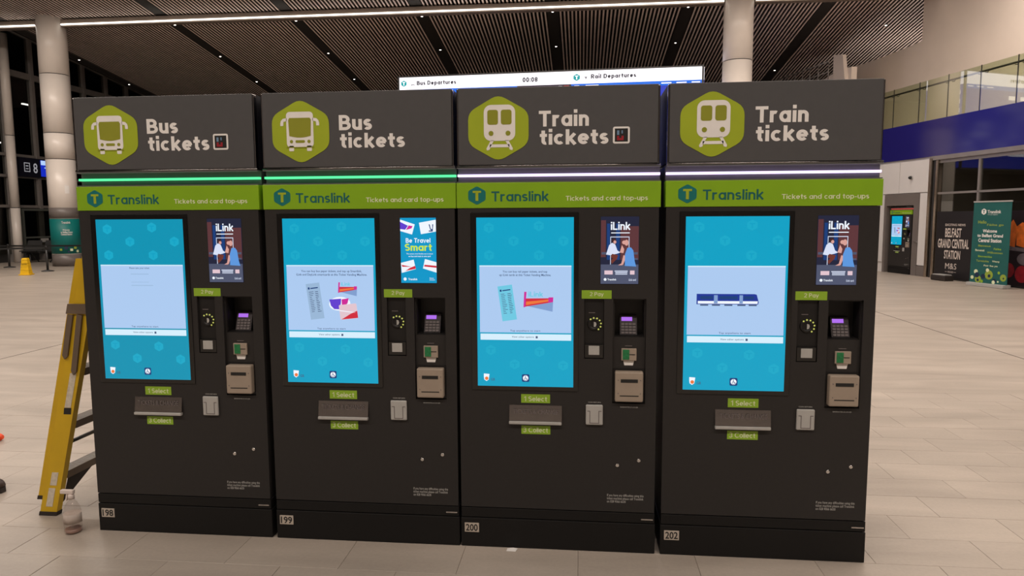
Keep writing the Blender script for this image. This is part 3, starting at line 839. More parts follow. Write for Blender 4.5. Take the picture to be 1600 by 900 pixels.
def advert_smart(ad, x0, x1, z0, z1, y):
    w = x1 - x0; h = z1 - z0
    P = lambda a, c: (x0 + a * w, z0 + c * h)
    flat('teal_print', [rrect(x0, x1, z0, z1)], SC_SMART, ad, y)
    flat('card_print', [[P(0.0, 0.80), P(0.33, 0.745), P(0.41, 0.90), P(0.0, 0.975)], [P(0.58, 0.75), P(1.0, 0.79), P(1.0, 0.97), P(0.53, 0.925)],
                        [P(0.02, 0.155), P(0.42, 0.215), P(0.36, 0.36), P(0.0, 0.31)], [P(0.62, 0.225), P(1.0, 0.16), P(1.0, 0.32), P(0.68, 0.37)]], SC_WHT, ad, y - 0.0008)
    flat('swirl_print', [[P(0.0, 0.83), P(0.14, 0.82), P(0.22, 0.88), P(0.0, 0.94)]], SC_PURP, ad, y - 0.0014)
    flat('swirl_print', [[P(0.16, 0.815), P(0.32, 0.84), P(0.35, 0.875), P(0.24, 0.885)]], SC_PINK, ad, y - 0.0014)
    flat('swoosh_print', [[P(0.12, 0.185), P(0.42, 0.22), P(0.40, 0.265), P(0.26, 0.235)], [P(0.65, 0.255), P(1.0, 0.235), P(1.0, 0.265), P(0.67, 0.282)],
                          [P(0.02, 0.28), P(0.3, 0.25), P(0.04, 0.25)]], SC_RED, ad, y - 0.0014)
    flat('sketch_print', [[P(0.8, 0.9), P(0.83, 0.9), P(0.86, 0.83), P(0.9, 0.83), P(0.9, 0.9), P(0.93, 0.9), P(0.91, 0.79), P(0.8, 0.79), P(0.8, 0.805), P(0.88, 0.81), P(0.84, 0.82)]], SC_DARK, ad, y - 0.0014)
    text('Be Travel', (x0 + 0.15 * w, x0 + 0.84 * w, z0 + 0.61 * h, z0 + 0.69 * h), SC_WHT, ad, y - 0.0008, weight=0.17)
    text('Smart', (x0 + 0.12 * w, x0 + 0.88 * w, z0 + 0.495 * h, z0 + 0.605 * h), SC_LIME, ad, y - 0.0008, weight=0.18)
    text('The easiest, most flexible way to travel', (x0 + 0.16 * w, x0 + 0.9 * w, z0 + 0.435 * h, z0 + 0.46 * h), SC_WHT, ad, y - 0.0008, 0.01)
    text('on bus and train in one card', (x0 + 0.22 * w, x0 + 0.84 * w, z0 + 0.40 * h, z0 + 0.425 * h), SC_WHT, ad, y - 0.0008, 0.01)
    flat('logo', [circ(x0 + 0.11 * w, z0 + 0.06 * h, 0.026 * h, 8, 0.045 * w)], SC_WHT, ad, y - 0.0008)
    text('Translink', (x0 + 0.2 * w, x0 + 0.46 * w, z0 + 0.042 * h, z0 + 0.074 * h), SC_WHT, ad, y - 0.0008, 0.02)
    text('Smart\nmovers', (x0 + 0.8 * w, x0 + 0.95 * w, z0 + 0.04 * h, z0 + 0.085 * h), SC_WHT, ad, y - 0.0008, 0.01)

def smartcard(parent, x0, x1, z0, z1, deg, kind, y):
    base = rrect(x0, x1, z0, z1, 0.006)
    c = ((x0 + x1) / 2, (z0 + z1) / 2); w = x1 - x0; h = z1 - z0
    R = lambda poly: rot_poly(poly, deg, c)
    P = lambda a, b_: (x0 + a * w, z0 + b_ * h)
    if kind == 'ilink':
        flat('card_print', [R([P(.1, .22), P(1, .0), P(1, .52), P(.5, .5)])], SC_GREYB, parent, y)
        flat('card_stripe', [R([P(0, .16), P(1, .5), P(1, .70), P(0, .60)])], SC_RED, parent, y - 0.0006)
        flat('card_stripe', [R([P(.08, .26), P(.9, .54), P(.9, .63), P(.08, .44)])], SC_ORNG, parent, y - 0.0012)
        flat('card_end', [R([P(0, .14), P(0.0, .95), P(.08, .95), P(.06, .16)]), R([P(.84, .47), P(.84, .73), P(1, .75), P(1, .50)])], SC_PINK, parent, y - 0.0018)
        text('iLink', (x0 + .16 * w, x0 + .66 * w, z0 + .72 * h, z0 + 1.0 * h), SC_CYAN, parent, y - 0.0026, weight=0.17)
    elif kind == 'oval':
        n = 20
        flat('card_print', [R(circ(c[0], c[1], h * 0.56, 24, w * 0.54))], SC_WHT, parent, y)
        flat('card_swirl', [R([P(0, .9), P(.05, .4), P(.2, .1), P(.45, .05), P(.56, .5), P(.6, .9)])], SC_PURP, parent, y - 0.0006)
        flat('card_swirl', [R([P(.6, .25), P(.62, .85), P(.98, .9), P(.9, .5), P(.72, .25)])], SC_PINK, parent, y - 0.0006)
    else:
        flat('card_print', [R(base)], SC_PALE, parent, y)
        flat('card_swoosh', [R([P(.05, 0.02), P(1, .02), P(1, .5), P(.6, .34), P(.3, .16)])], SC_RED, parent, y - 0.0006)
        flat('card_line', [R([P(.0, .6), P(.9, .36), P(.9, .40), P(.0, .66)])], SC_WHT, parent, y - 0.0006)

def paper_ticket(parent, x0, x1, z0, z1, deg, m, y):
    c = ((x0 + x1) / 2, (z0 + z1) / 2)
    flat('ticket_print', [rot_poly(rrect(x0, x1, z0, z1), deg, c)], m, parent, y)
    lines = []
    w = x1 - x0; h = z1 - z0
    lines.append(rot_poly(rrect(x0 + .12 * w, x0 + .24 * w, z1 - .16 * h, z1 - .10 * h), deg, c))
    lines.append(rot_poly(rrect(x0 + .3 * w, x0 + .85 * w, z1 - .15 * h, z1 - .12 * h), deg, c))
    flat('ticket_heading', lines, SC_DARK, parent, y - 0.0006, stuff=True)
    lines = []
    for k in range(12):
        zz = z1 - (.24 + .05 * k) * h
        lines.append(rot_poly(rrect(x0 + .15 * w, x0 + (.3 + .2 * random.random()) * w, zz, zz + .014 * h), deg, c))
        lines.append(rot_poly(rrect(x0 + .6 * w, x0 + (.75 + .15 * random.random()) * w, zz - .01 * h, zz + .006 * h), deg, c))
    flat('ticket_lines', lines, SC_TXT, parent, y - 0.0006, stuff=True)

def train_picture(parent, x0, x1, z0, z1, y):
    w = x1 - x0; h = z1 - z0
    P = lambda a, b_: (x0 + a * w, z0 + b_ * h)
    flat('train_print', [[P(0, .12), P(.99, .12), P(1, .3), P(.965, .95), P(.93, 1), P(0, 1)]], SC_BLUE, parent, y)
    flat('train_stripe', [[P(.02, .18), P(.98, .18), P(.985, .40), P(.02, .40)]], SC_WHT, parent, y - 0.0006)
    flat('train_glazing', [rrect(*P(.06, 0)[:1], P(.26, 0)[0], z0 + .55 * h, z0 + .82 * h), rrect(P(.37, 0)[0], P(.66, 0)[0], z0 + .55 * h, z0 + .82 * h), rrect(P(.76, 0)[0], P(.92, 0)[0], z0 + .55 * h, z0 + .82 * h)], SC_DARK, parent, y - 0.0006)
    flat('train_door', [rrect(P(.28, 0)[0], P(.34, 0)[0], z0 + .2 * h, z0 + .9 * h), rrect(P(.69, 0)[0], P(.745, 0)[0], z0 + .2 * h, z0 + .9 * h)], SC_GREYB, parent, y - 0.0009)
    flat('train_wheels', [rrect(P(a, 0)[0], P(a + .13, 0)[0], z0, z0 + .11 * h) for a in (.06, .25, .45, .66, .84)], SC_TXT, parent, y)

SCR = (0.088, 0.522, 0.771, 1.535)
def machine(idx, label, x, icon, number, led, screen, ad_kind, code, y=0.0, rz=0.0, header=True, loc=None, rail=True, teal=SC_TEAL):
    m = thing('ticket_machine', label, 'ticket machine', loc or (x, y, 0), rz, 'row of ticket machines' if header else None)
    D = 0.62
    UW = 0.8985
    cl = UW - 0.012
    # carcass
    def carcass():
        b = MB()
        b.box(0.006, cl, 0.10, D, 0.02, 1.757)
        b.box(0.006, 0.03, 0.021, 0.10, 0.16, 1.6895); b.box(cl - 0.024, cl, 0.021, 0.10, 0.16, 1.6895)
        return b
    part('carcass', carcass, 'cabinet', M_BODY, m)
    part('base', lambda: MB().box(0.001, UW - 0.003, 0.0, D, 0.0, 0.1405, 0.004), 'base', M_BASE, m)
    part('strip', lambda: MB().box(0.004, UW - 0.006, 0.0, 0.09, 0.1445, 0.190, 0.002), 'base_strip', M_BASE, m)
    part('chip', lambda: MB().box(0.832, 0.885, -0.004, 0.0, 0.160, 0.166), 'base_catch', M_STEEL, m)
    # front door with its openings
    holes = [(0.570, 0.658, 0.902, 1.172), (0.697, 0.842, 0.700, 1.174)]
    part('door', lambda: panel_with_holes(0.004, UW - 0.008, 0.1945, 1.576, holes, 0.0, 0.02), 'door', M_BODY, m)
    # brand band
    bb = part('band', lambda: MB().box(0.0, UW - 0.001, -0.003, 0.08, 1.5768, 1.689, 0.0015), 'brand_band', M_GREEN, m)
    logo_T(0.053, 0.131, 1.591, 1.674, bb, -0.0032, M_TEAL, M_HEX)
    text('Translink', (0.157, 0.412, 1.604, 1.650), M_TEALD, bb, -0.0036, weight=0.155)
    text('Tickets and card top-ups', (0.486, 0.842, 1.601, 1.628), M_PALE, bb, -0.0036, weight=0.15)
    # light channel
    ch = part('channel', lambda: (MB().box(0.002, UW - 0.003, 0.035, 0.0995, 1.690, 1.757).box(0.002, UW - 0.003, 0.002, 0.035, 1.690, 1.6945)
              .box(0.002, UW - 0.003, 0.0, 0.035, 1.751, 1.757)), 'light_channel', M_CHAN, m)
    obj('light_strip', MB().box(0.003, UW - 0.004, 0.014, 0.035, 1.7165, 1.7265).mesh('light_strip', led), ch)
    part('lip', lambda: MB().tube([(0.002, 0.001, 1.7615), (UW - 0.004, 0.001, 1.7615)], 0.0042, 12).box(0.004, UW - 0.006, 0.002, 0.03, 1.758, 1.7655), 'header_ledge', M_DCHROME, m)
    # header box
    if header:
        hd = part('header', lambda: MB().box(0.0115, 0.8815, 0.0, 0.03, 1.767, 2.10, 0.002), 'header', M_HEAD, m)
        part('headbox', lambda: MB().box(0.0045, 0.8885, 0.0302, 0.34, 1.767, 2.098), 'header_box', M_BASE, m)
        part('headleft', lambda: MB().box(0.0035, 0.0112, 0.003, 0.029, 1.766, 2.098, 0.003), 'header_edge', M_DCHROME, m)
        part('headright', lambda: MB().box(0.8818, 0.8895, 0.003, 0.03, 1.766, 2.098, 0.003), 'header_edge', M_DCHROME, m)
        flat('hexagon_sign', [hexagon(0.056, 0.323, 1.781, 2.071, 0.035)], M_HEX, hd, -0.0004, 0.0012)
        if icon == 'bus': bus_icon(hd, 0.187, 1.839, 0.00077 / 1.02)
        else: train_icon(hd, 0.195, 2.026, 0.000723)
        M_T = M_WHITE
        if icon == 'bus': text('Bus', (0.369, 0.521, 1.929, 1.996), M_T, hd, -0.0006, weight=0.2)
        else: text('Train', (0.368, 0.585, 1.929, 2.000), M_T, hd, -0.0006, weight=0.2)
        text('tickets', (0.372, 0.670, 1.847, 1.919), M_T, hd, -0.0006, weight=0.2)
        if code:
            c0, c1, d0, d1 = 0.689, 0.761, 1.851, 1.923
            flat('code_frame', [rrect(c0, c1, d0, d1, 0.008)], M_WHITE, hd, -0.0004)
            flat('code_field', [rrect(c0 + 0.008, c1 - 0.008, d0 + 0.008, d1 - 0.008)], M_BLACK, hd, -0.0012)
            s = 0.0095
            gx, gz = c0 + 0.0175, d0 + 0.014
            flat('code_blocks', [rrect(gx, gx + 0.028, gz, gz + s), rrect(gx, gx + s, gz + s, gz + 2 * s), rrect(gx + 2 * s, gx + 3 * s, gz + s, gz + 2 * s)], M_RED, hd, -0.0018)
            flat('code_blocks', [rrect(gx, gx + s, gz + 2.4 * s, gz + 4.4 * s), rrect(gx + 2 * s, gx + 2.6 * s, gz + 3.0 * s, gz + 4.4 * s)], mat('code_blue', rgb(110, 140, 170), 0.5, vary=0.05), hd, -0.0018)
    # number plate
    if number:
        pl = part('plate', lambda: MB().box(0.0185, 0.0860, -0.003, 0.0, 0.071, 0.1155, 0.001), 'number_plate', M_PLATE, m)
        text(number, (0.024, 0.080, 0.0765, 0.110), M_BLACK, pl, -0.0034, 0.02)
    # touchscreen
    bz = part('bezel', lambda: MB().box(0.0615, 0.5435, -0.004, 0.0, 0.7515, 1.5585, 0.002), 'touchscreen', M_GLOSS, m)
    x0, x1, z0, z1 = SCR
    w = x1 - x0; h = z1 - z0
    part('display' + teal.name, lambda: MB().plate(rrect(x0, x1, z0, z1), -0.0044, -0.0038), 'display', teal, bz)
    for k, (fx_, fy) in enumerate(((.13, .06), (.645, .05), (.385, .137), (.895, .137), (.13, .22), (.645, .22), (.14, .783), (.65, .79), (.39, .867), (.895, .87))):
        cx, cy = x0 + fx_ * w, z1 - fy * h
        def mark():
            b = MB()
            P = hexagon(cx - .022, cx + .022, cy - .024, cy + .024, .003)
            b.add([(a, -.0046, c) for a, c in P], [tuple(range(len(P)))])
            for Q in (rrect(cx - .012, cx + .012, cy + .004, cy + .009), rrect(cx - .003, cx + .003, cy - .013, cy + .004)):
                b.add([(a, -.0048, c) for a, c in Q], [(0, 1, 2, 3)])
            return b
        mk = part('mark%d' % k, mark, 'logo_mark', SC_MARK, bz)
        if len(mk.data.materials) < 2:
            mk.data.materials.append(SC_TEAL)
            for p_ in list(mk.data.polygons)[1:]: p_.material_index = 1
    wx0, wx1 = 0.1005, 0.512
    part('win', lambda: MB().plate(rrect(wx0, wx1, 1.018, 1.320), -.0052, -.0046), 'message_window', SC_WIN, bz)
    part('winl', lambda: MB().plate(rrect(wx0, wx1, 1.3165, 1.3215), -.0057, -.0053), 'window_edge', SC_LINE, bz)
    part('bar', lambda: MB().plate(rrect(wx0 + .002, wx1, 0.984, 1.012), -.0052, -.0046), 'message_bar', SC_LINE, bz)
    yt = -0.0056
    text('Tap anywhere to start', (0.238, 0.374, 1.021, 1.031), SC_TXT, bz, yt, 0.005)
    text('View other options', (0.245, 0.345, 0.993, 1.003), SC_TXT, bz, yt, 0.005)
    flat('bar_mark', [rrect(0.353, 0.362, 0.993, 1.003)], SC_TXT, bz, yt + .0004)
    part('acc', lambda: MB().plate(rrect(0.290, 0.324, 0.7925, 0.8275, 0.006), -.0052, -.0046), 'access_button', SC_DARK, bz)
    part('accd', lambda: MB().plate(circ(0.307, 0.81, 0.0125), -.0058, -.0054), 'access_disc', SC_WHT, bz)
    def wheelchair():
        b = MB()
        b.plate(circ(0.3062, 0.8195, 0.0019, 10), -.0064, -.006)
        b.plate(rrect(0.3048, 0.3077, 0.8085, 0.8170), -.0064, -.006).plate(rrect(0.3048, 0.3125, 0.8075, 0.8098), -.0064, -.006)
        b.plate([(0.3105, 0.808), (0.3140, 0.8015), (0.3162, 0.8025), (0.3128, 0.809)], -.0064, -.006)
        A = _arc(0.3066, 0.8055, 0.0062, 0.0062, 120, 345, 12); B_ = _arc(0.3066, 0.8055, 0.0045, 0.0045, 120, 345, 12)
        for k in range(12): b.plate([A[k], A[k + 1], B_[k + 1], B_[k]], -.0064, -.006)
        return b
    part('acci', wheelchair, 'access_figure', SC_DARK, bz)
    part('crest', lambda: MB().plate([(0.116, 0.812), (0.118, 0.800), (0.128, 0.793), (0.138, 0.800), (0.142, 0.826), (0.116, 0.828)], -.0052, -.0046), 'crest_button', SC_WHT, bz)
    part('crest2', lambda: MB().plate(circ(0.129, 0.806, 0.008), -.0058, -.0054), 'crest_emblem', SC_ORNG, bz)
    text('GB', (0.148, 0.166, 0.796, 0.808), SC_TXT, bz, yt, 0.01)
    if screen == 'please':
        text('Please take your ticket', (0.245, 0.345, 1.300, 1.310), SC_TXT, bz, yt, 0.008)
        flat('faint_lines', [rrect(0.25, 0.34, 1.276, 1.279), rrect(0.25, 0.36, 1.222, 1.225), rrect(0.25, 0.34, 1.238, 1.240)], SC_TICK, bz, yt + .0004)
    elif screen == 'bus':
        text('You can buy bus paper tickets, and top up Smartlink,', (0.170, 0.458, 1.286, 1.299), SC_TXT, bz, yt, 0.012)
        text('iLink and DayLink smartcards at this Ticket Vending Machine.', (0.147, 0.482, 1.270, 1.283), SC_TXT, bz, yt, 0.012)
        paper_ticket(bz, 0.200, 0.265, 1.071, 1.238, 7, SC_TICK, yt)
        smartcard(bz, 0.345, 0.433, 1.182, 1.243, -4, 'ilink', yt)
        smartcard(bz, 0.303, 0.397, 1.115, 1.172, 4, 'oval', yt - .0016)
        smartcard(bz, 0.349, 0.433, 1.073, 1.142, 6, 'red', yt - .0032)
    elif screen == 'rail':
        text('You can buy rail paper tickets, and top', (0.205, 0.405, 1.287, 1.299), SC_TXT, bz, yt, 0.012)
        text('up iLink cards at this Ticket Vending Machine.', (0.190, 0.422, 1.271, 1.284), SC_TXT, bz, yt, 0.012)
        paper_ticket(bz, 0.192, 0.258, 1.073, 1.232, 8, SC_CYAN, yt)
        smartcard(bz, 0.300, 0.431, 1.118, 1.205, -3, 'ilink', yt)
    else:
        train_picture(bz, 0.140, 0.404, 1.147, 1.199, yt)
    # advert
    ax0, ax1, az0, az1 = 0.640, 0.806, 1.240, 1.5365
    ad = part('advert' + ad_kind, lambda: MB().box(ax0, ax1, -0.0022, 0.0, az0, az1), 'advert_screen', AD_DARK, m)
    (advert_couple if ad_kind == 'couple' else advert_smart)(ad, ax0 + .001, ax1 - .001, az0 + .001, az1 - .001, -0.0024)
    # green labels
    for nm, tx, bx, tb in (('pay_label', '2 Pay', (0.558, 0.690, 1.174, 1.2115), (0.593, 0.655, 1.1805, 1.2035)),
                           ('select_label', '1 Select', (0.286, 0.4175, 0.6945, 0.7345), (0.299, 0.404, 0.7025, 0.7265)),
                           ('collect_label', '3 Collect', (0.2865, 0.419, 0.549, 0.588), (0.295, 0.408, 0.557, 0.580))):
        lb = part(nm, lambda: MB().box(bx[0], bx[1], -0.0012, 0.0, bx[2], bx[3]), nm, M_LABEL, m)
        text(tx, tb, M_PALE, lb, -0.0016, weight=0.14)
    # coin entry
    cp = part('coin', lambda: MB().box(0.571, 0.657, 0.012, 0.03, 0.903, 1.171), 'coin_panel', M_RECESS, m)
    part('coinring', lambda: MB().lathe([(0.030, 0.012), (0.027, 0.006), (0.018, 0.006), (0.016, 0.010)], 24, (0.613, 0, 1.058), 'y'), 'coin_ring', M_RECESS, cp)
    part('coinslot', lambda: MB().plate([(0.6128, 1.046), (0.6215, 1.048), (0.6245, 1.058), (0.6215, 1.067), (0.6128, 1.069)], 0.0045, 0.006), 'coin_slot', M_LGREY, cp)
    for k in range(7):
        a = math.radians(128 - 30 * k)
        part('dot%d' % k, lambda: MB().lathe([(0.0038, 0.0), (0.003, -0.001)], 10, (0.616 + 0.0285 * math.cos(a), 0.006, 1.058 + 0.0285 * math.sin(a)), 'y'), 'indicator_light', DIAL, cp)
    part('coinlabel', lambda: MB().plate(rrect(0.590, 0.618, 1.108, 1.111), 0.011, 0.012), 'label_line', M_KEYS, cp)
    # contactless reader
    cr = part('reader', lambda: MB().box(0.573, 0.655, 0.002, 0.012, 0.9055, 0.968, 0.002), 'contactless_reader', M_GLOSS, m)
    part('pad', lambda: MB().box(0.590, 0.638, -0.001, 0.002, 0.9205, 0.9615, 0.0008), 'reader_pad', M_LGREY, cr)
    # card column: recessed plate with a deep opening for the keypad
    part('cardpanel', lambda: panel_with_holes(0.698, 0.841, 0.701, 1.173, [(0.703, 0.838, 1.000, 1.170)], 0.016, 0.024), 'card_panel', M_BODY, m)
    part('cavity', lambda: (MB().box(0.703, 0.838, 0.094, 0.098, 1.0, 1.17).box(0.703, 0.706, 0.024, 0.094, 1.0, 1.17).box(0.835, 0.838, 0.024, 0.094, 1.0, 1.17)
         .box(0.706, 0.835, 0.024, 0.094, 1.166, 1.17).box(0.706, 0.835, 0.024, 0.094, 1.0, 1.004)), 'keypad_cavity', M_RECESS, m)
    def slab(xa, xb, z_a, z_b, ya, yb, t):
        b = MB()   # a tilted plate: bottom edge forward (ya), top edge back (yb)
        b.add([(xa, ya, z_a), (xb, ya, z_a), (xb, yb, z_b), (xa, yb, z_b), (xa, ya + t, z_a), (xb, ya + t, z_a), (xb, yb + t, z_b), (xa, yb + t, z_b)],
              [(0, 1, 2, 3), (7, 6, 5, 4), (0, 4, 5, 1), (1, 5, 6, 2), (2, 6, 7, 3), (3, 7, 4, 0)])
        return b
    ky = lambda z: 0.045 + (z - 1.008) * 0.35
    kp = part('keypad', lambda: slab(0.731, 0.807, 1.006, 1.090, ky(1.006), ky(1.090), 0.012), 'keypad', mat('keypad_case', rgb(62, 56, 58), 0.4, vary=0.05), m)
    part('kdisp', lambda: slab(0.738, 0.786, 1.066, 1.083, ky(1.066) - .0012, ky(1.083) - .0012, 0.001), 'keypad_display', KP_DISP, kp)
    for r in range(4):
        for c in range(4):
            xa = 0.737 + c * 0.0168; za = 1.011 + r * 0.0125
            part('key%d%d' % (r, c), lambda: slab(xa, xa + 0.0135, za, za + 0.0085, ky(za) - .003, ky(za + .0085) - .003, 0.003), 'key', M_KEYS, kp)
    part('cardlabel', lambda: MB().plate(rrect(0.752, 0.784, 0.959, 0.962), 0.0152, 0.016), 'label_line', M_KEYS, m)
    cs = part('cardslot', lambda: MB().box(0.736, 0.803, 0.006, 0.016, 0.895, 0.950, 0.002), 'card_slot', M_BEIGE, m)
    part('cardgreen', lambda: MB().box(0.742, 0.771, 0.004, 0.006, 0.900, 0.945, 0.0008), 'card_lamp', CARDG, cs)
    part('cardmouth', lambda: MB().box(0.771, 0.796, 0.0050, 0.006, 0.921, 0.9245), 'card_mouth', M_BLACK, cs)
    part('tab', lambda: MB().plate([(0.750, 0.872), (0.788, 0.872), (0.793, 0.893), (0.745, 0.893)], 0.0145, 0.016), 'card_sticker', M_WHITE, m)
    # banknote unit
    part('noteshade', lambda: MB().box(0.7005, 0.8395, 0.012, 0.0158, 0.7035, 0.857), 'banknote_shade', M_RECESS, m)  # dark plate that paints the recess shadow around the banknote unit
    bn = part('note', lambda: (MB().box(0.708, 0.832, -0.022, 0.016, 0.7125, 0.849, 0.006)), 'banknote_unit', M_BEIGE, m)
    part('noteslot', lambda: MB().box(0.733, 0.808, -0.0232, -0.022, 0.8015, 0.8165), 'banknote_slot', M_BLACK, bn)
    part('notelow', lambda: MB().box(0.729, 0.812, -0.0226, -0.022, 0.7385, 0.743), 'receipt_slot', M_BLACK, bn)
    part('notescrew', lambda: MB().lathe([(0.0025, -0.0232), (0.0025, -0.022)], 8, (0.722, 0, 0.812), 'y').lathe([(0.0025, -0.0232), (0.0025, -0.022)], 8, (0.820, 0, 0.812), 'y')
         .lathe([(0.0025, -0.0232), (0.0025, -0.022)], 8, (0.722, 0, 0.752), 'y').lathe([(0.0025, -0.0232), (0.0025, -0.022)], 8, (0.820, 0, 0.752), 'y'), 'screw', M_KEYS, bn)
    text('BANKNOTES £5 £10 £20', (0.733, 0.811, 0.6815, 0.687), M_LGREY, m, -0.0006, 0.01)
    # coin return cup
    cu = part('cup', lambda: MB().box(0.579, 0.6555, -0.012, 0.0, 0.601, 0.694, 0.005), 'coin_cup', M_LGREY, m)
    part('cupflap', lambda: (MB().box(0.596, 0.599, -0.0128, -0.012, 0.612, 0.665).box(0.636, 0.639, -0.0128, -0.012, 0.612, 0.665).box(0.596, 0.639, -0.0128, -0.012, 0.609, 0.612)
         .box(0.586, 0.599, -0.0128, -0.012, 0.664, 0.667).box(0.636, 0.649, -0.0128, -0.012, 0.664, 0.667)), 'cup_flap', M_KEYS, cu)
    text('COIN RETURN', (0.589, 0.646, 0.7005, 0.706), M_LGREY, m, -0.0006, 0.01)
    # ticket tray
    tr = part('tray', lambda: slab(0.232, 0.471, 0.612, 0.684, -0.012, -0.002, 0.002), 'ticket_tray', M_MIRROR, m)
    text('TICKETS & CHANGE', (0.250, 0.455, 0.645, 0.668), M_KEYS, tr, -0.0095, 0.0)
    part('traylip', lambda: MB().box(0.231, 0.4705, -0.018, 0.0, 0.597, 0.611, 0.003), 'tray_lip', M_LGREY, tr)
    # locks and the printed notice
    for k, (a, c) in enumerate(((0.7225, 0.4135), (0.8185, 0.4385))):
        part('lock%d' % k, lambda: MB().lathe([(0.0085, 0.0), (0.0085, -0.003), (0.006, -0.004)], 16, (a, 0, c), 'y'), 'lock', M_CHROME, m)
    nx = 0.677
    text('If you have any difficulties using this\nticket machine please call Translink\non 028 9066 6630', (nx, nx + 0.165, 0.237, 0.278), M_LGREY, m, -0.0006, 0.008)
    return m

P1, P2, P3 = 0.9173, 1.8182, 2.7360
SC_TEAL1 = glow('screen_teal_dim', 0, 146, 178, 1.0, 0.12)
machine(0, 'leftmost ticket machine, Bus tickets header, plain message on screen, number 198', 0.0, 'bus', '198', LED_G, 'please', 'couple', True, teal=SC_TEAL1)
machine(1, 'second ticket machine from left, Bus tickets header, Be Travel Smart advert, number 199', P1, 'bus', '199', LED_G, 'bus', 'smart', False)
machine(2, 'third ticket machine from left, Train tickets header with code square, number 200', P2, 'train', '200', LED_P, 'rail', 'couple', True)
machine(3, 'rightmost of the four large ticket machines, train picture on screen, number 202', P3, 'train', '202', LED_P, 'train', 'couple', False)
lp = Vector(WP) + dvec * 4.64 + Vector((dvec.y, -dvec.x, 0)) * 0.02
machine(4, 'small distant ticket machine with red light strip, set into the grey wall recess', 0, 'bus', None, LED_R, 'bus', 'couple', False, header=False, loc=lp, rz=WRZ)

# ================================================================== DEPARTURES BOARD
BRZ = -0.056
bd = thing('departures_board', 'wide bright departures board showing Bus and Rail Departures above the machines', 'screen', (-3.52, 19.35, 0), BRZ)
BW, BT, BH = 9.5, 6.06, 3.0
MB().box(-0.06, BW + 0.06, 0.02, 1.4, BT - BH - 0.06, BT + 0.05).build('casing', M_DARKM, bd)
for x in (1.8, BW - 1.8): MB().box(x - 0.12, x + 0.12, 0.5, 0.74, 0, BT - BH - 0.06).build('support_post', M_DARKM, bd)
B_WHITE = mat('board_white', (1.0, 0.95, 1.0, 1), 0.2, 0, 1.55)
B_BLUE = glow('board_blue', 0, 96, 208, 1.3)
B_NAVY = glow('board_navy', 30, 50, 170, 1.3)
B_TXT = glow('board_grey_text', 40, 40, 52, 1.0)
B_TEAL = glow('board_teal', 0, 164, 168, 1.0)
B_RED = glow('board_red', 230, 70, 50, 1.0)
B_DK = glow('board_dark', 54, 36, 60, 0.7)
def board_face(parent, x0, x1, y, main=True):
    hdr = flat('header_strip', [rrect(x0, x1, BT - 0.385, BT)], B_WHITE, parent, y, 0.004)
    if main:
        flat('blue_strip', [rrect(x0, x0 + 3.85, BT - 0.52, BT - 0.387), rrect(x0 + 5.55, x1, BT - 0.52, BT - 0.387)], B_BLUE, parent, y, 0.004)
        flat('message_strip', [rrect(x0 + 3.85, x0 + 5.55, BT - 0.52, BT - 0.387)], B_DK, parent, y, 0.004)
    else:
        flat('blue_strip', [rrect(x0, x1, BT - 0.52, BT - 0.387)], B_BLUE, parent, y, 0.004)
    flat('timetable', [rrect(x0, x1, BT - BH, BT - 0.522)], B_NAVY, parent, y, 0.004)
    rows_ = []
    rnd = random.Random(3)
    for k in range(7):
        z = BT - 0.80 - 0.30 * k
        xx = x0 + 0.12
        while xx < x1 - 0.3:
            wd = rnd.choice((0.3, 0.5, 0.75))
            wd = min(wd, x1 - 0.1 - xx)
            if rnd.random() < 0.7: rows_.append(rrect(xx, xx + wd, z, z + 0.13))
            xx += wd + rnd.choice((0.25, 0.5, 0.9))
    flat('timetable_rows', rows_, B_WHITE, parent, y - 0.0045, 0.003, stuff=True)
board_face(bd, 0, BW, 0.018)
yb = 0.0132
logo_T(0.06, 0.24, BT - 0.29, BT - 0.09, bd, yb, B_TEAL, B_WHITE)
text('Bus Departures', (0.58, 1.88, BT - 0.29, BT - 0.12), B_TXT, bd, yb, weight=0.23)
flat('bus_symbol', [rrect(0.40, 0.50, BT - 0.24, BT - 0.22), rrect(0.40, 0.42, BT - 0.27, BT - 0.24), rrect(0.48, 0.50, BT - 0.27, BT - 0.24)], B_DK, bd, yb)
text('00:08', (4.02, 4.50, BT - 0.28, BT - 0.13), B_TXT, bd, yb, weight=0.23)
logo_T(5.62, 5.82, BT - 0.30, BT - 0.08, bd, yb, B_TEAL, B_WHITE)
flat('rail_symbol', [rrect(5.96, 6.05, BT - 0.20, BT - 0.18), rrect(5.99, 6.02, BT - 0.25, BT - 0.2)], B_DK, bd, yb)
text('Rail Departures', (6.16, 7.54, BT - 0.28, BT - 0.10), B_TXT, bd, yb, weight=0.23)
flat('strip_text', [rrect(x, x + w_, BT - 0.465, BT - 0.435) for x, w_ in ((0.15, 0.5), (0.8, 0.4), (2.6, 0.3), (3.05, 0.25), (3.5, 0.15), (4.2, 0.18), (4.7, 0.2), (5.15, 0.12), (5.65, 0.15), (6.0, 0.4), (8.3, 0.3), (8.75, 0.3), (9.2, 0.25))], B_WHITE, bd, yb, stuff=True)
flat('strip_alert', [rrect(5.32, 5.48, BT - 0.47, BT - 0.43)], B_RED, bd, yb)
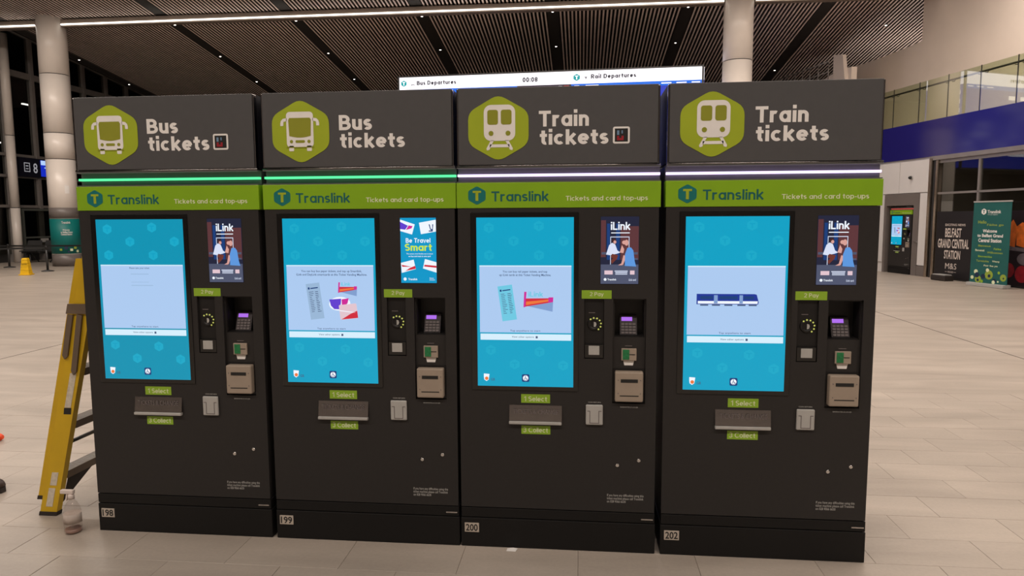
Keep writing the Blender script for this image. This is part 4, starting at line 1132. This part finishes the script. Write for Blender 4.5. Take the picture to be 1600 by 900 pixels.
# end face of the board, seen in the balustrade glass
ef = MB().box(BW + 0.062, BW + 0.075, 0.08, 1.36, BT - 0.385, BT).build('end_header', B_WHITE, bd)
MB().box(BW + 0.062, BW + 0.075, 0.08, 1.36, BT - BH, BT - 0.387).build('end_timetable', B_NAVY, bd)
eb = MB()
for k in range(8):
    z = BT - 0.7 - 0.28 * k
    eb.box(BW + 0.075, BW + 0.079, 0.15, 0.6, z, z + 0.13); eb.box(BW + 0.075, BW + 0.079, 0.75, 1.2, z, z + 0.13)
tag(eb.build('end_rows', B_WHITE, bd), kind='stuff')

# ================================================================== LADDER
ld = thing('step_ladder', 'yellow step ladder leaning against the left side of the ticket machines', 'ladder', (0, 0, 0))
fx = lambda z: -0.389 + 0.247 * z
rx = lambda z: -0.456 + 0.242 * z
def rail(xc, hw, y0, y1, z0, z1, b=None):
    b = b or MB()
    b.hexa([(xc(z0) - hw, y0), (xc(z0) + hw, y0), (xc(z0) + hw, y1), (xc(z0) - hw, y1)], z0,
           [(xc(z1) - hw, y0), (xc(z1) + hw, y0), (xc(z1) + hw, y1), (xc(z1) - hw, y1)], z1)
    return b
def off(f, d): return lambda z: f(z) + d
LZ = 1.36
for y0, y1, s in ((0.135, 0.141, 1), (0.695, 0.701, -1)):
    b = rail(fx, 0.046, y0, y1, 0.021, LZ)
    for d in (-0.042, 0.042):
        ya, yb_ = (y1, y1 + 0.03) if s > 0 else (y0 - 0.03, y0)
        rail(off(fx, d), 0.004, ya, yb_, 0.021, LZ, b)
    b.build('stile', M_YELLOW, ld)
    ya, yb_ = (0.133, 0.172) if s > 0 else (0.664, 0.703)
    rail(fx, 0.049, ya, yb_, 0.0, 0.022).build('foot', M_RUBBER, ld)
for y0, y1 in ((0.175, 0.180), (0.656, 0.661)):
    b = rail(rx, 0.034, y0, y1, 0.085, 1.34)
    rail(off(rx, -0.031), 0.003, y1, y1 + 0.024, 0.085, 1.34, b) if y0 < 0.3 else rail(off(rx, -0.031), 0.003, y0 - 0.024, y0, 0.085, 1.34, b)
    b.build('rear_rail', M_YELLOW, ld)
    rail(rx, 0.036, y0 - 0.003, y1 + 0.01, 0.07, 0.09).build('rail_cap', M_RUBBER, ld)
for z in (0.225, 0.495, 0.775, 1.055):
    xc = fx(z)
    st = MB().box(xc - 0.038, xc + 0.038, 0.1715, 0.6635, z - 0.006, z + 0.004).build('step', M_ALU, ld)
    MB().box(xc + 0.034, xc + 0.042, 0.1715, 0.6635, z - 0.034, z + 0.003).build('step_edge', M_BRONZE, st)
    b = MB()
    for k in range(5): b.box(xc - 0.032 + k * 0.014, xc - 0.026 + k * 0.014, 0.173, 0.662, z + 0.004, z + 0.0065)
    b.build('tread_ribs', M_ALU, st)
for z in (0.34, 0.9):
    MB().tube([(rx(z), 0.18, z), (rx(z), 0.656, z)], 0.011).build('rear_brace', M_DARKM, ld)
b = MB(); b.add([(fx(.2) + .03, .20, .20), (fx(.2) + .03, .40, .20), (fx(.02) + .03, .20, .05), (fx(.2) + .034, .20, .20), (fx(.2) + .034, .40, .20), (fx(.02) + .034, .20, .05)],
                [(0, 1, 2), (5, 4, 3), (0, 3, 4, 1), (1, 4, 5, 2), (2, 5, 3, 0)])
b.build('corner_brace', M_RUBBER, ld)
rail(off(fx, -0.018), 0.058, 0.126, 0.1345, 1.065, 1.115).build('bracket', M_BRONZE, ld)
for (xa, za, xb, zb, nm) in ((-0.178, 1.06, -0.222, 0.85, 'spreader_arm'), (-0.128, 1.06, -0.180, 0.77, 'spreader_arm')):
    b = MB(); n = 12
    poly = []
    dx, dz = xb - xa, zb - za; L_ = math.hypot(dx, dz); ux, uz = -dz / L_ * 0.014, dx / L_ * 0.014
    poly = [(xa - ux, za - uz), (xa + ux, za + uz), (xb + ux, zb + uz), (xb + dx / L_ * 0.018, zb + dz / L_ * 0.018), (xb - ux, zb - uz)]
    b.plate(poly[::-1], 0.124, 0.1345)
    b.build(nm, M_BRONZE, ld)
M_STICK = mat('sticker', rgb(206, 196, 178), 0.5, vary=0.15, scale=60)
def sticker(z0, z1, hw, d):
    b = MB(); b.plate([(fx(z0) + d - hw, z0), (fx(z0) + d + hw, z0), (fx(z1) + d + hw, z1), (fx(z1) + d - hw, z1)], 0.1335, 0.1348)
    return b.build('sticker', M_STICK, ld)
s1 = sticker(0.58, 0.76, 0.017, 0.012); sticker(0.05, 0.15, 0.018, 0.0); sticker(0.165, 0.235, 0.018, 0.003)
flat('sticker_mark', [[(fx(0.56) - 0.008, 0.545), (fx(0.56) + 0.032, 0.545), (fx(0.58) + 0.032, 0.578), (fx(0.58) - 0.008, 0.578)]], M_BLACK, ld, 0.1345)

# ================================================================== SPRAY BOTTLE
sb = thing('spray_bottle', 'clear spray bottle with white trigger on floor left of ticket machines', 'bottle', (-0.115, -0.03, 0))
MB().lathe([(0.036, 0.0), (0.039, 0.006), (0.039, 0.105), (0.036, 0.125), (0.024, 0.150), (0.014, 0.165), (0.0125, 0.178)], 24).build('bottle', G_BOTTLE, sb)
MB().lathe([(0.0395, 0.052), (0.0395, 0.100)], 24).build('label_band', mat('bottle_label', rgb(186, 172, 162), 0.6, vary=0.08, scale=60), sb)
MB().lathe([(0.033, 0.004), (0.0355, 0.008), (0.0355, 0.022)], 24).build('liquid', mat('pink_liquid', rgb(150, 120, 108), 0.3, vary=0.05), sb)
M_TRIG = mat('trigger_white', rgb(222, 208, 200), 0.45, vary=0.04)
MB().lathe([(0.0145, 0.170), (0.0145, 0.190), (0.010, 0.196)], 16).build('cap', M_TRIG, sb)
MB().box(-0.052, 0.016, -0.010, 0.010, 0.196, 0.216, 0.004).build('nozzle', M_TRIG, sb)
b = MB(); b.plate([(-0.022, 0.197), (-0.014, 0.197), (-0.024, 0.160), (-0.031, 0.157)][::-1], -0.005, 0.005); b.build('trigger', M_TRIG, sb)

# ================================================================== PAPER SCRAP
b = MB()
b.add([(-0.024, -0.013, 0.001), (0.018, -0.014, 0.001), (0.026, 0.012, 0.003), (0.004, 0.013, 0.006), (-0.022, 0.012, 0.002),
       (-0.024, -0.013, 0.0), (0.018, -0.014, 0.0), (0.026, 0.012, 0.002), (0.004, 0.013, 0.005), (-0.022, 0.012, 0.001)],
      [(0, 1, 2, 3, 4), (9, 8, 7, 6, 5), (0, 5, 6, 1), (1, 6, 7, 2), (2, 7, 8, 3), (3, 8, 9, 4), (4, 9, 5, 0)])
pp = b.build('paper_scrap', M_WHITE, None, (2.06, -0.022, 0.0005))
tag(pp, 'small white paper scrap on floor in front of machine 200', 'paper')

# ================================================================== ROLL-UP BANNER
def wpos(s_, out, z=0): 
    v = Vector(WP) + dvec * s_ + Vector((-dvec.y, dvec.x, 0)) * out
    return (v.x, v.y, z)
bn = thing('rollup_banner', 'tall green roll-up banner welcoming to the station, standing before the shop', 'banner', wpos(0.58, 0.42), WRZ + 0.10)
BWD = 0.93
MB().box(-0.47, 0.47, -0.10, 0.10, 0.0, 0.075, 0.012).build('base', M_LGREY, bn)
M_BGREEN = mat('banner_green', rgb(22, 92, 88), 0.55, vary=0.05, scale=4)
sheet = MB().box(-BWD / 2, BWD / 2, -0.004, 0.004, 0.075, 1.83).build('banner_sheet', M_BGREEN, bn)
MB().box(-BWD / 2 - 0.005, BWD / 2 + 0.005, -0.015, 0.015, 1.82, 1.85).build('top_bar', M_LGREY, bn)
MB().tube([(0, 0.03, 0.07), (0, 0.03, 1.83)], 0.012).build('pole', M_STEEL, bn)
ys = -0.0046
logo_T(-0.26, -0.14, 1.55, 1.69, sheet, ys, M_WHITE, M_BGREEN)
text('Translink', (-0.11, 0.22, 1.58, 1.65), M_WHITE, sheet, ys, 0.02)
text('Let\'s go together', (-0.1, 0.15, 1.54, 1.565), M_WHITE, sheet, ys)
text('Hello', (-0.33, -0.12, 1.36, 1.43), M_OLIVE, sheet, ys, 0.02)
text('Fáilte go', (-0.1, 0.3, 1.30, 1.36), M_OLIVE, sheet, ys, 0.01)
text('Welcome', (-0.2, 0.15, 1.17, 1.24), M_WHITE, sheet, ys, 0.03)
text('to Belfast Grand', (-0.33, 0.3, 1.07, 1.14), M_WHITE, sheet, ys, 0.03)
text('Central Station', (-0.3, 0.27, 0.96, 1.04), M_WHITE, sheet, ys, 0.03)
for tx, x0, x1, z, m_ in (('Bienvenue', -0.29, 0.02, 0.86, M_OLIVE), ('Benvenuti', -0.36, -0.13, 0.76, M_PALE), ('Willkommen', -0.06, 0.32, 0.72, M_OLIVE),
                          ('Bienvenidos', -0.28, 0.07, 0.63, M_LABEL), ('Tervetuloa', -0.32, 0.0, 0.53, M_OLIVE), ('Witamy', 0.08, 0.26, 0.53, M_PALE), ('Fair faa ye', -0.12, 0.22, 0.43, M_PALE), ('Fáilte', 0.1, 0.28, 0.80, M_LABEL)):
    text(tx, (x0, x1, z, z + 0.045), m_, sheet, ys, 0.02)
rnd = random.Random(11)
for k, (x, z, r, m_) in enumerate(((-0.25, 0.15, 0.08, M_OLIVE), (0.02, 0.26, 0.10, M_OLIVE), (0.37, 0.22, 0.075, M_OLIVE), (-0.31, 0.31, 0.05, M_PALE), (-0.28, 0.24, 0.06, M_NAVYP), (-0.12, 0.22, 0.055, M_NAVYP), (-0.02, 0.36, 0.04, M_PALE),
                                    (0.16, 0.14, 0.05, M_NAVYP), (0.14, 0.11, 0.04, M_PALE), (0.26, 0.32, 0.03, M_LABEL), (-0.4, 0.18, 0.04, M_PALE), (0.25, 0.13, 0.02, M_PALE), (-0.15, 0.11, 0.035, M_LABEL))):
    flat('dot_print', [circ(x, z, r, 16)], m_, sheet, ys - 0.0004 * k / 4)
flat('dot_core', [circ(-0.25, 0.13, 0.03, 12), circ(0.03, 0.24, 0.035, 12), circ(0.38, 0.21, 0.02, 12)], M_NAVYP, sheet, ys - 0.003)

# security camera on the white panel, and the low black block by the shop jamb
sc = thing('security_camera', 'small black camera dome on the white panel above the recessed machine', 'camera', wpos(3.78, 0.02, 2.52), WRZ)
MB().lathe([(0.05, 0.0), (0.05, -0.03)], 16, (0, 0, 0), 'y').build('mount', M_LGREY, sc)
MB().lathe([(0.045, -0.03), (0.04, -0.07), (0.02, -0.09)], 16, (0, 0, 0), 'y').build('dome', M_GLOSS, sc)
mt = thing('floor_block', 'low black block with pale top on floor under the black poster', 'block', wpos(2.12, 0.30), WRZ)
MB().box(-0.24, 0.24, -0.12, 0.12, 0, 0.13, 0.02).build('body', M_RUBBER, mt)
MB().box(-0.20, 0.2, -0.10, 0.09, 0.13, 0.15, 0.005).build('top_pad', M_LGREY, mt)

# stair railing and fin beyond the parapet
rl = wthing('stair_railing', 'grey metal stair railing rising behind the right machines, far back', 'railing')
ya = 0.6
top = lambda x: 6.62 + 0.026 * (-9.07 - x)
MB().tube([(-13.6, ya, top(-13.6)), (-9.05, ya, top(-9.05))], 0.022).build('top_rail', M_ALU, rl)
MB().tube([(-13.6, ya, top(-13.6) - 0.34), (-9.05, ya, top(-9.05) - 0.34)], 0.018).build('bottom_rail', M_ALU, rl)
for x in (-9.07, -9.7, -10.25, -10.75, -11.25, -11.8, -12.4, -13.1):
    MB().tube([(x, ya, 6.0), (x, ya, top(x))], 0.018).build('baluster', M_ALU, rl)
b = MB(); b.plate([(-13.4, 3.88), (-7.77, 3.88), (-7.77, 6.18), (-8.12, 6.19), (-8.9, 6.16), (-9.3, 6.10), (-10.5, 6.16), (-13.4, 6.25)], 0.62, 0.8)
tag(wobj(b, 'wall_parapet', M_WALLW), kind='structure')
fn = MB(); fn.plate([(-8.6, 5.7), (-7.9, 5.7), (-8.1, 6.62), (-8.62, 6.72)], 0.50, 0.619)
fo = wobj(fn, 'wall_fin', M_WALLW); tag(fo, kind='structure')

# ================================================================== LEFT BACKGROUND
sg = thing('gate_sign', 'navy gate sign with bus symbol, number 8 and lit blue screen', 'sign', (GX + 0.07, 20.95, 0), math.pi / 2)
MB().box(0.0, 1.72, -0.12, 0.0, 3.17, 3.88).build('panel', mat('sign_navy', rgb(26, 26, 40), 0.4, vary=0.05), sg)
M_SGW = mat('sign_lit_white', rgb(200, 198, 204), 0.4, 0, 0.5)
flat('bus_symbol', [rrect(0.22, 0.50, 3.36, 3.39), rrect(0.22, 0.50, 3.67, 3.70), rrect(0.22, 0.25, 3.36, 3.70), rrect(0.47, 0.50, 3.36, 3.70), rrect(0.30, 0.42, 3.46, 3.49), rrect(0.30, 0.42, 3.56, 3.60)], M_SGW, sg, -0.121)
text('8', (0.66, 0.86, 3.33, 3.70), M_SGW, sg, -0.122, 0.01)
scn = MB().box(1.02, 1.70, -0.13, -0.12, 3.22, 3.84).build('screen', glow('gate_screen_blue', 20, 44, 190, 1.0), sg)
flat('screen_heading', [rrect(1.03, 1.69, 3.66, 3.83)], glow('gate_screen_pale', 180, 210, 255, 1.0), scn, -0.131)
flat('screen_text', [rrect(1.2, 1.55, 3.54, 3.58)], glow('gate_screen_pale', 180, 210, 255, 1.0), scn, -0.131)
# sliding doors in the glazing
dr = MB()
for y_ in (21.0, 22.5): dr.box(GX + 0.10, GX + 0.16, y_ - 0.05, y_ + 0.05, 0.0, 1.98)
dr.box(GX + 0.10, GX + 0.16, 21.05, 22.45, 1.90, 1.98); dr.box(GX + 0.10, GX + 0.16, 21.05, 22.45, 0.86, 0.92); dr.box(GX + 0.10, GX + 0.16, 21.05, 22.45, 0.30, 0.40)
d1 = dr.build('door_1', mat('door_frame', (0.16, 0.17, 0.15, 1), 0.4, 0.4, vary=0.05)); tag(d1, kind='structure')
MB().box(GX + 0.12, GX + 0.135, 21.05, 22.45, 0.40, 1.90).build('pane', G_DARK, d1)
MB().box(GX + 0.162, GX + 0.166, 21.75, 22.15, 0.70, 0.84).build('door_sticker', M_LGREY, d1)
MB().box(GX + 0.10, GX + 0.22, 22.55, 22.85, 0.0, 1.95).build('door_post', mat('post_steel', (0.34, 0.31, 0.26, 1), 0.35, 0.5, vary=0.05), d1)
# added glowing tubes imitating the light line's reflections in the glazing
M_TUBE = mat('tube_white', (1, 0.95, 0.9, 1), 0.4, 0, 3.0)
for k, (y_, z_, lab) in enumerate(((20.2, 6.55, 'left of three added pale lamp tubes in the dark beyond the glazing'), (21.35, 6.55, 'middle of three added pale lamp tubes in the dark beyond the glazing'),
                                   (22.5, 6.55, 'right of three added pale lamp tubes, beside the thick round column'), (20.8, 4.75, 'low added pale lamp tube above the gate sign'))):
    lt = thing('reflection_tube', lab, 'reflection', (GX - 3.2, y_ + 3.0, z_))
    MB().box(-0.05, 0.05, -0.22, 0.22, 0.0, 0.05).build('tube', M_TUBE, lt)
    MB().box(-0.06, 0.06, -0.24, 0.24, 0.05, 0.09).build('housing', M_DARKM, lt)
    MB().tube([(0, 0, 0.09), (0, 0, 9 - z_)], 0.01).build('hanger', M_DARKM, lt)
tag(MB().box(GX - 9.5, GX - 1.5, 10, 36, 9.0, 9.2).build('ceiling_canopy', M_NIGHT), kind='structure')
tag(MB().box(GX - 9.6, GX - 9.4, 8, 36, 0, 9.2).build('wall_outside', M_NIGHT), kind='structure')

# benches
def bench(x, y, label, n=4):
    bb_ = thing('bench', label, 'bench', (x, y, 0), 0.22, None)
    Lb = 0.62 * n
    MB().box(0, Lb, -0.04, 0.04, 0.34, 0.40).build('beam', M_DARKM, bb_)
    for k in range(n):
        xa = k * 0.62 + 0.03
        MB().box(xa, xa + 0.56, -0.25, 0.22, 0.41, 0.445, 0.012).build('seat', M_DARKM, bb_)
        b = MB(); b.hexa([(xa, 0.20), (xa + 0.56, 0.20), (xa + 0.56, 0.23), (xa, 0.23)], 0.445, [(xa + 0.04, 0.30), (xa + 0.52, 0.30), (xa + 0.52, 0.33), (xa + 0.04, 0.33)], 0.80)
        b.build('backrest', M_DARKM, bb_)
    for xa in (0.25, Lb / 2, Lb - 0.25):
        MB().tube([(xa - 0.16, -0.28, 0.02), (xa - 0.04, -0.05, 0.34), (xa + 0.04, 0.05, 0.34), (xa + 0.16, 0.28, 0.02)], 0.024).build('leg', M_DARKM, bb_)
        MB().tube([(xa + 0.16, -0.28, 0.02), (xa + 0.04, -0.05, 0.34), (xa - 0.04, 0.05, 0.34), (xa - 0.16, 0.28, 0.02)], 0.024).build('leg', M_DARKM, bb_)
bench(-18.0, 20.3, 'black metal row bench beside the thick round column', 4)

# queue barrier posts and belts
def post(x, y, label, belts):
    q = thing('barrier_post', label, 'barrier', (x, y, 0), 0, 'queue barrier posts')
    MB().lathe([(0.17, 0.0), (0.17, 0.02), (0.05, 0.045), (0.032, 0.05)], 20).build('base', M_DARKM, q)
    MB().lathe([(0.032, 0.05), (0.032, 0.70)], 14).build('pole', M_DARKM, q)
    MB().lathe([(0.038, 0.66), (0.038, 0.75), (0.03, 0.77)], 14).build('head', M_BLACK, q)
    for (dx, dy) in belts:
        L_ = math.hypot(dx, dy); nx_, ny_ = -dy / L_ * 0.002, dx / L_ * 0.002
        a = (dx / L_ * 0.038, dy / L_ * 0.038); e = (dx - dx / L_ * 0.04, dy - dy / L_ * 0.04)
        MB().hexa([(a[0] - nx_, a[1] - ny_), (e[0] - nx_, e[1] - ny_), (e[0] + nx_, e[1] + ny_), (a[0] + nx_, a[1] + ny_)], 0.68,
                  [(a[0] - nx_, a[1] - ny_), (e[0] - nx_, e[1] - ny_), (e[0] + nx_, e[1] + ny_), (a[0] + nx_, a[1] + ny_)], 0.735).build('belt', M_BLACK, q)
post(-13.68, 16.26, 'black barrier post with round base beside the yellow caution cone', [(-2.2, -1.2)])
post(-15.88, 15.06, 'black barrier post just outside the left picture edge, holding the near belt', [])
post(-16.3, 17.8, 'black barrier post behind, left of the bench, holding the far belt', [(2.55, 0.1), (-2.2, -0.4)])
post(-13.72, 17.9, 'black barrier post hidden behind the column foot, end of far belt', [])
post(-18.1, 17.4, 'black barrier post farthest left near the glazing', [])

# yellow caution cone
cc = thing('caution_cone', 'yellow caution floor cone on the far left floor', 'cone', (-13.25, 14.95, 0), 0.3)
MB().box(-0.145, 0.145, -0.145, 0.145, 0, 0.03, 0.008).build('base', M_YELL2, cc)
for z0, z1, w0, w1 in ((0.03, 0.13, 0.115, 0.103), (0.135, 0.23, 0.104, 0.093), (0.235, 0.33, 0.094, 0.083), (0.335, 0.42, 0.084, 0.074), (0.425, 0.48, 0.078, 0.06)):
    MB().hexa([(-w0, -w0), (w0, -w0), (w0, w0), (-w0, w0)], z0, [(-w1, -w1), (w1, -w1), (w1, w1), (-w1, w1)], z1).build('tier', M_YELL2, cc)
MB().box(-0.058, 0.058, -0.058, 0.058, 0.03, 0.47).build('core', M_YELL2, cc)
text('CAUTION', (-0.07, 0.07, 0.29, 0.33), M_BLACK, cc, -0.1, 0.02)

# black boot and orange tool at the left edge
bt = thing('work_boot', 'dark brown boot toe cut by the left picture edge', 'boot', (-0.885, 0.40, 0), 0)
b = MB()
sec = [(-0.30, 0.040, 0.02, 0.30), (-0.24, 0.046, 0.02, 0.30), (-0.19, 0.046, 0.02, 0.26), (-0.14, 0.044, 0.02, 0.14), (-0.07, 0.048, 0.02, 0.095), (-0.02, 0.042, 0.02, 0.075), (0.005, 0.022, 0.022, 0.055)]
vs = []; n = 12
for x, hw, z0, z1 in sec:
    for k in range(n):
        a = 2 * math.pi * k / n
        vs.append((x, hw * math.cos(a) * (1.0 if math.sin(a) < 0.3 else 0.85), (z0 + z1) / 2 + (z1 - z0) / 2 * math.sin(a)))
fs = []
for i in range(len(sec) - 1):
    for k in range(n): fs.append((i * n + k, i * n + (k + 1) % n, (i + 1) * n + (k + 1) % n, (i + 1) * n + k))
fs += [tuple(range(n))[::-1], tuple((len(sec) - 1) * n + k for k in range(n))]
b.add(vs, fs, True); b.build('upper', mat('boot_leather', (0.045, 0.025, 0.018, 1), 0.5, vary=0.15), bt)
b = MB()
out = [(-0.30, -0.036), (-0.2, -0.042), (-0.07, -0.05), (-0.015, -0.042), (0.01, -0.015), (0.01, 0.015), (-0.015, 0.042), (-0.07, 0.05), (-0.2, 0.042), (-0.30, 0.036)]
b.hexa(out, 0.0, out, 0.028); b.build('sole', M_RUBBER, bt)
og = thing('tool_handle', 'orange plastic tool handle lying at the left picture edge', 'tool', (-1.645, 1.25, 0), 0.1)
MB().lathe([(0.012, -0.22), (0.022, -0.2), (0.022, -0.05), (0.026, -0.02), (0.014, 0.0)], 14, (0, 0, 0.026), 'x').build('grip', mat('orange_plastic', rgb(236, 74, 22), 0.4, vary=0.05), og)
MB().lathe([(0.006, -0.42), (0.006, -0.22)], 8, (0, 0, 0.026), 'x').build('shank', M_STEEL, og)
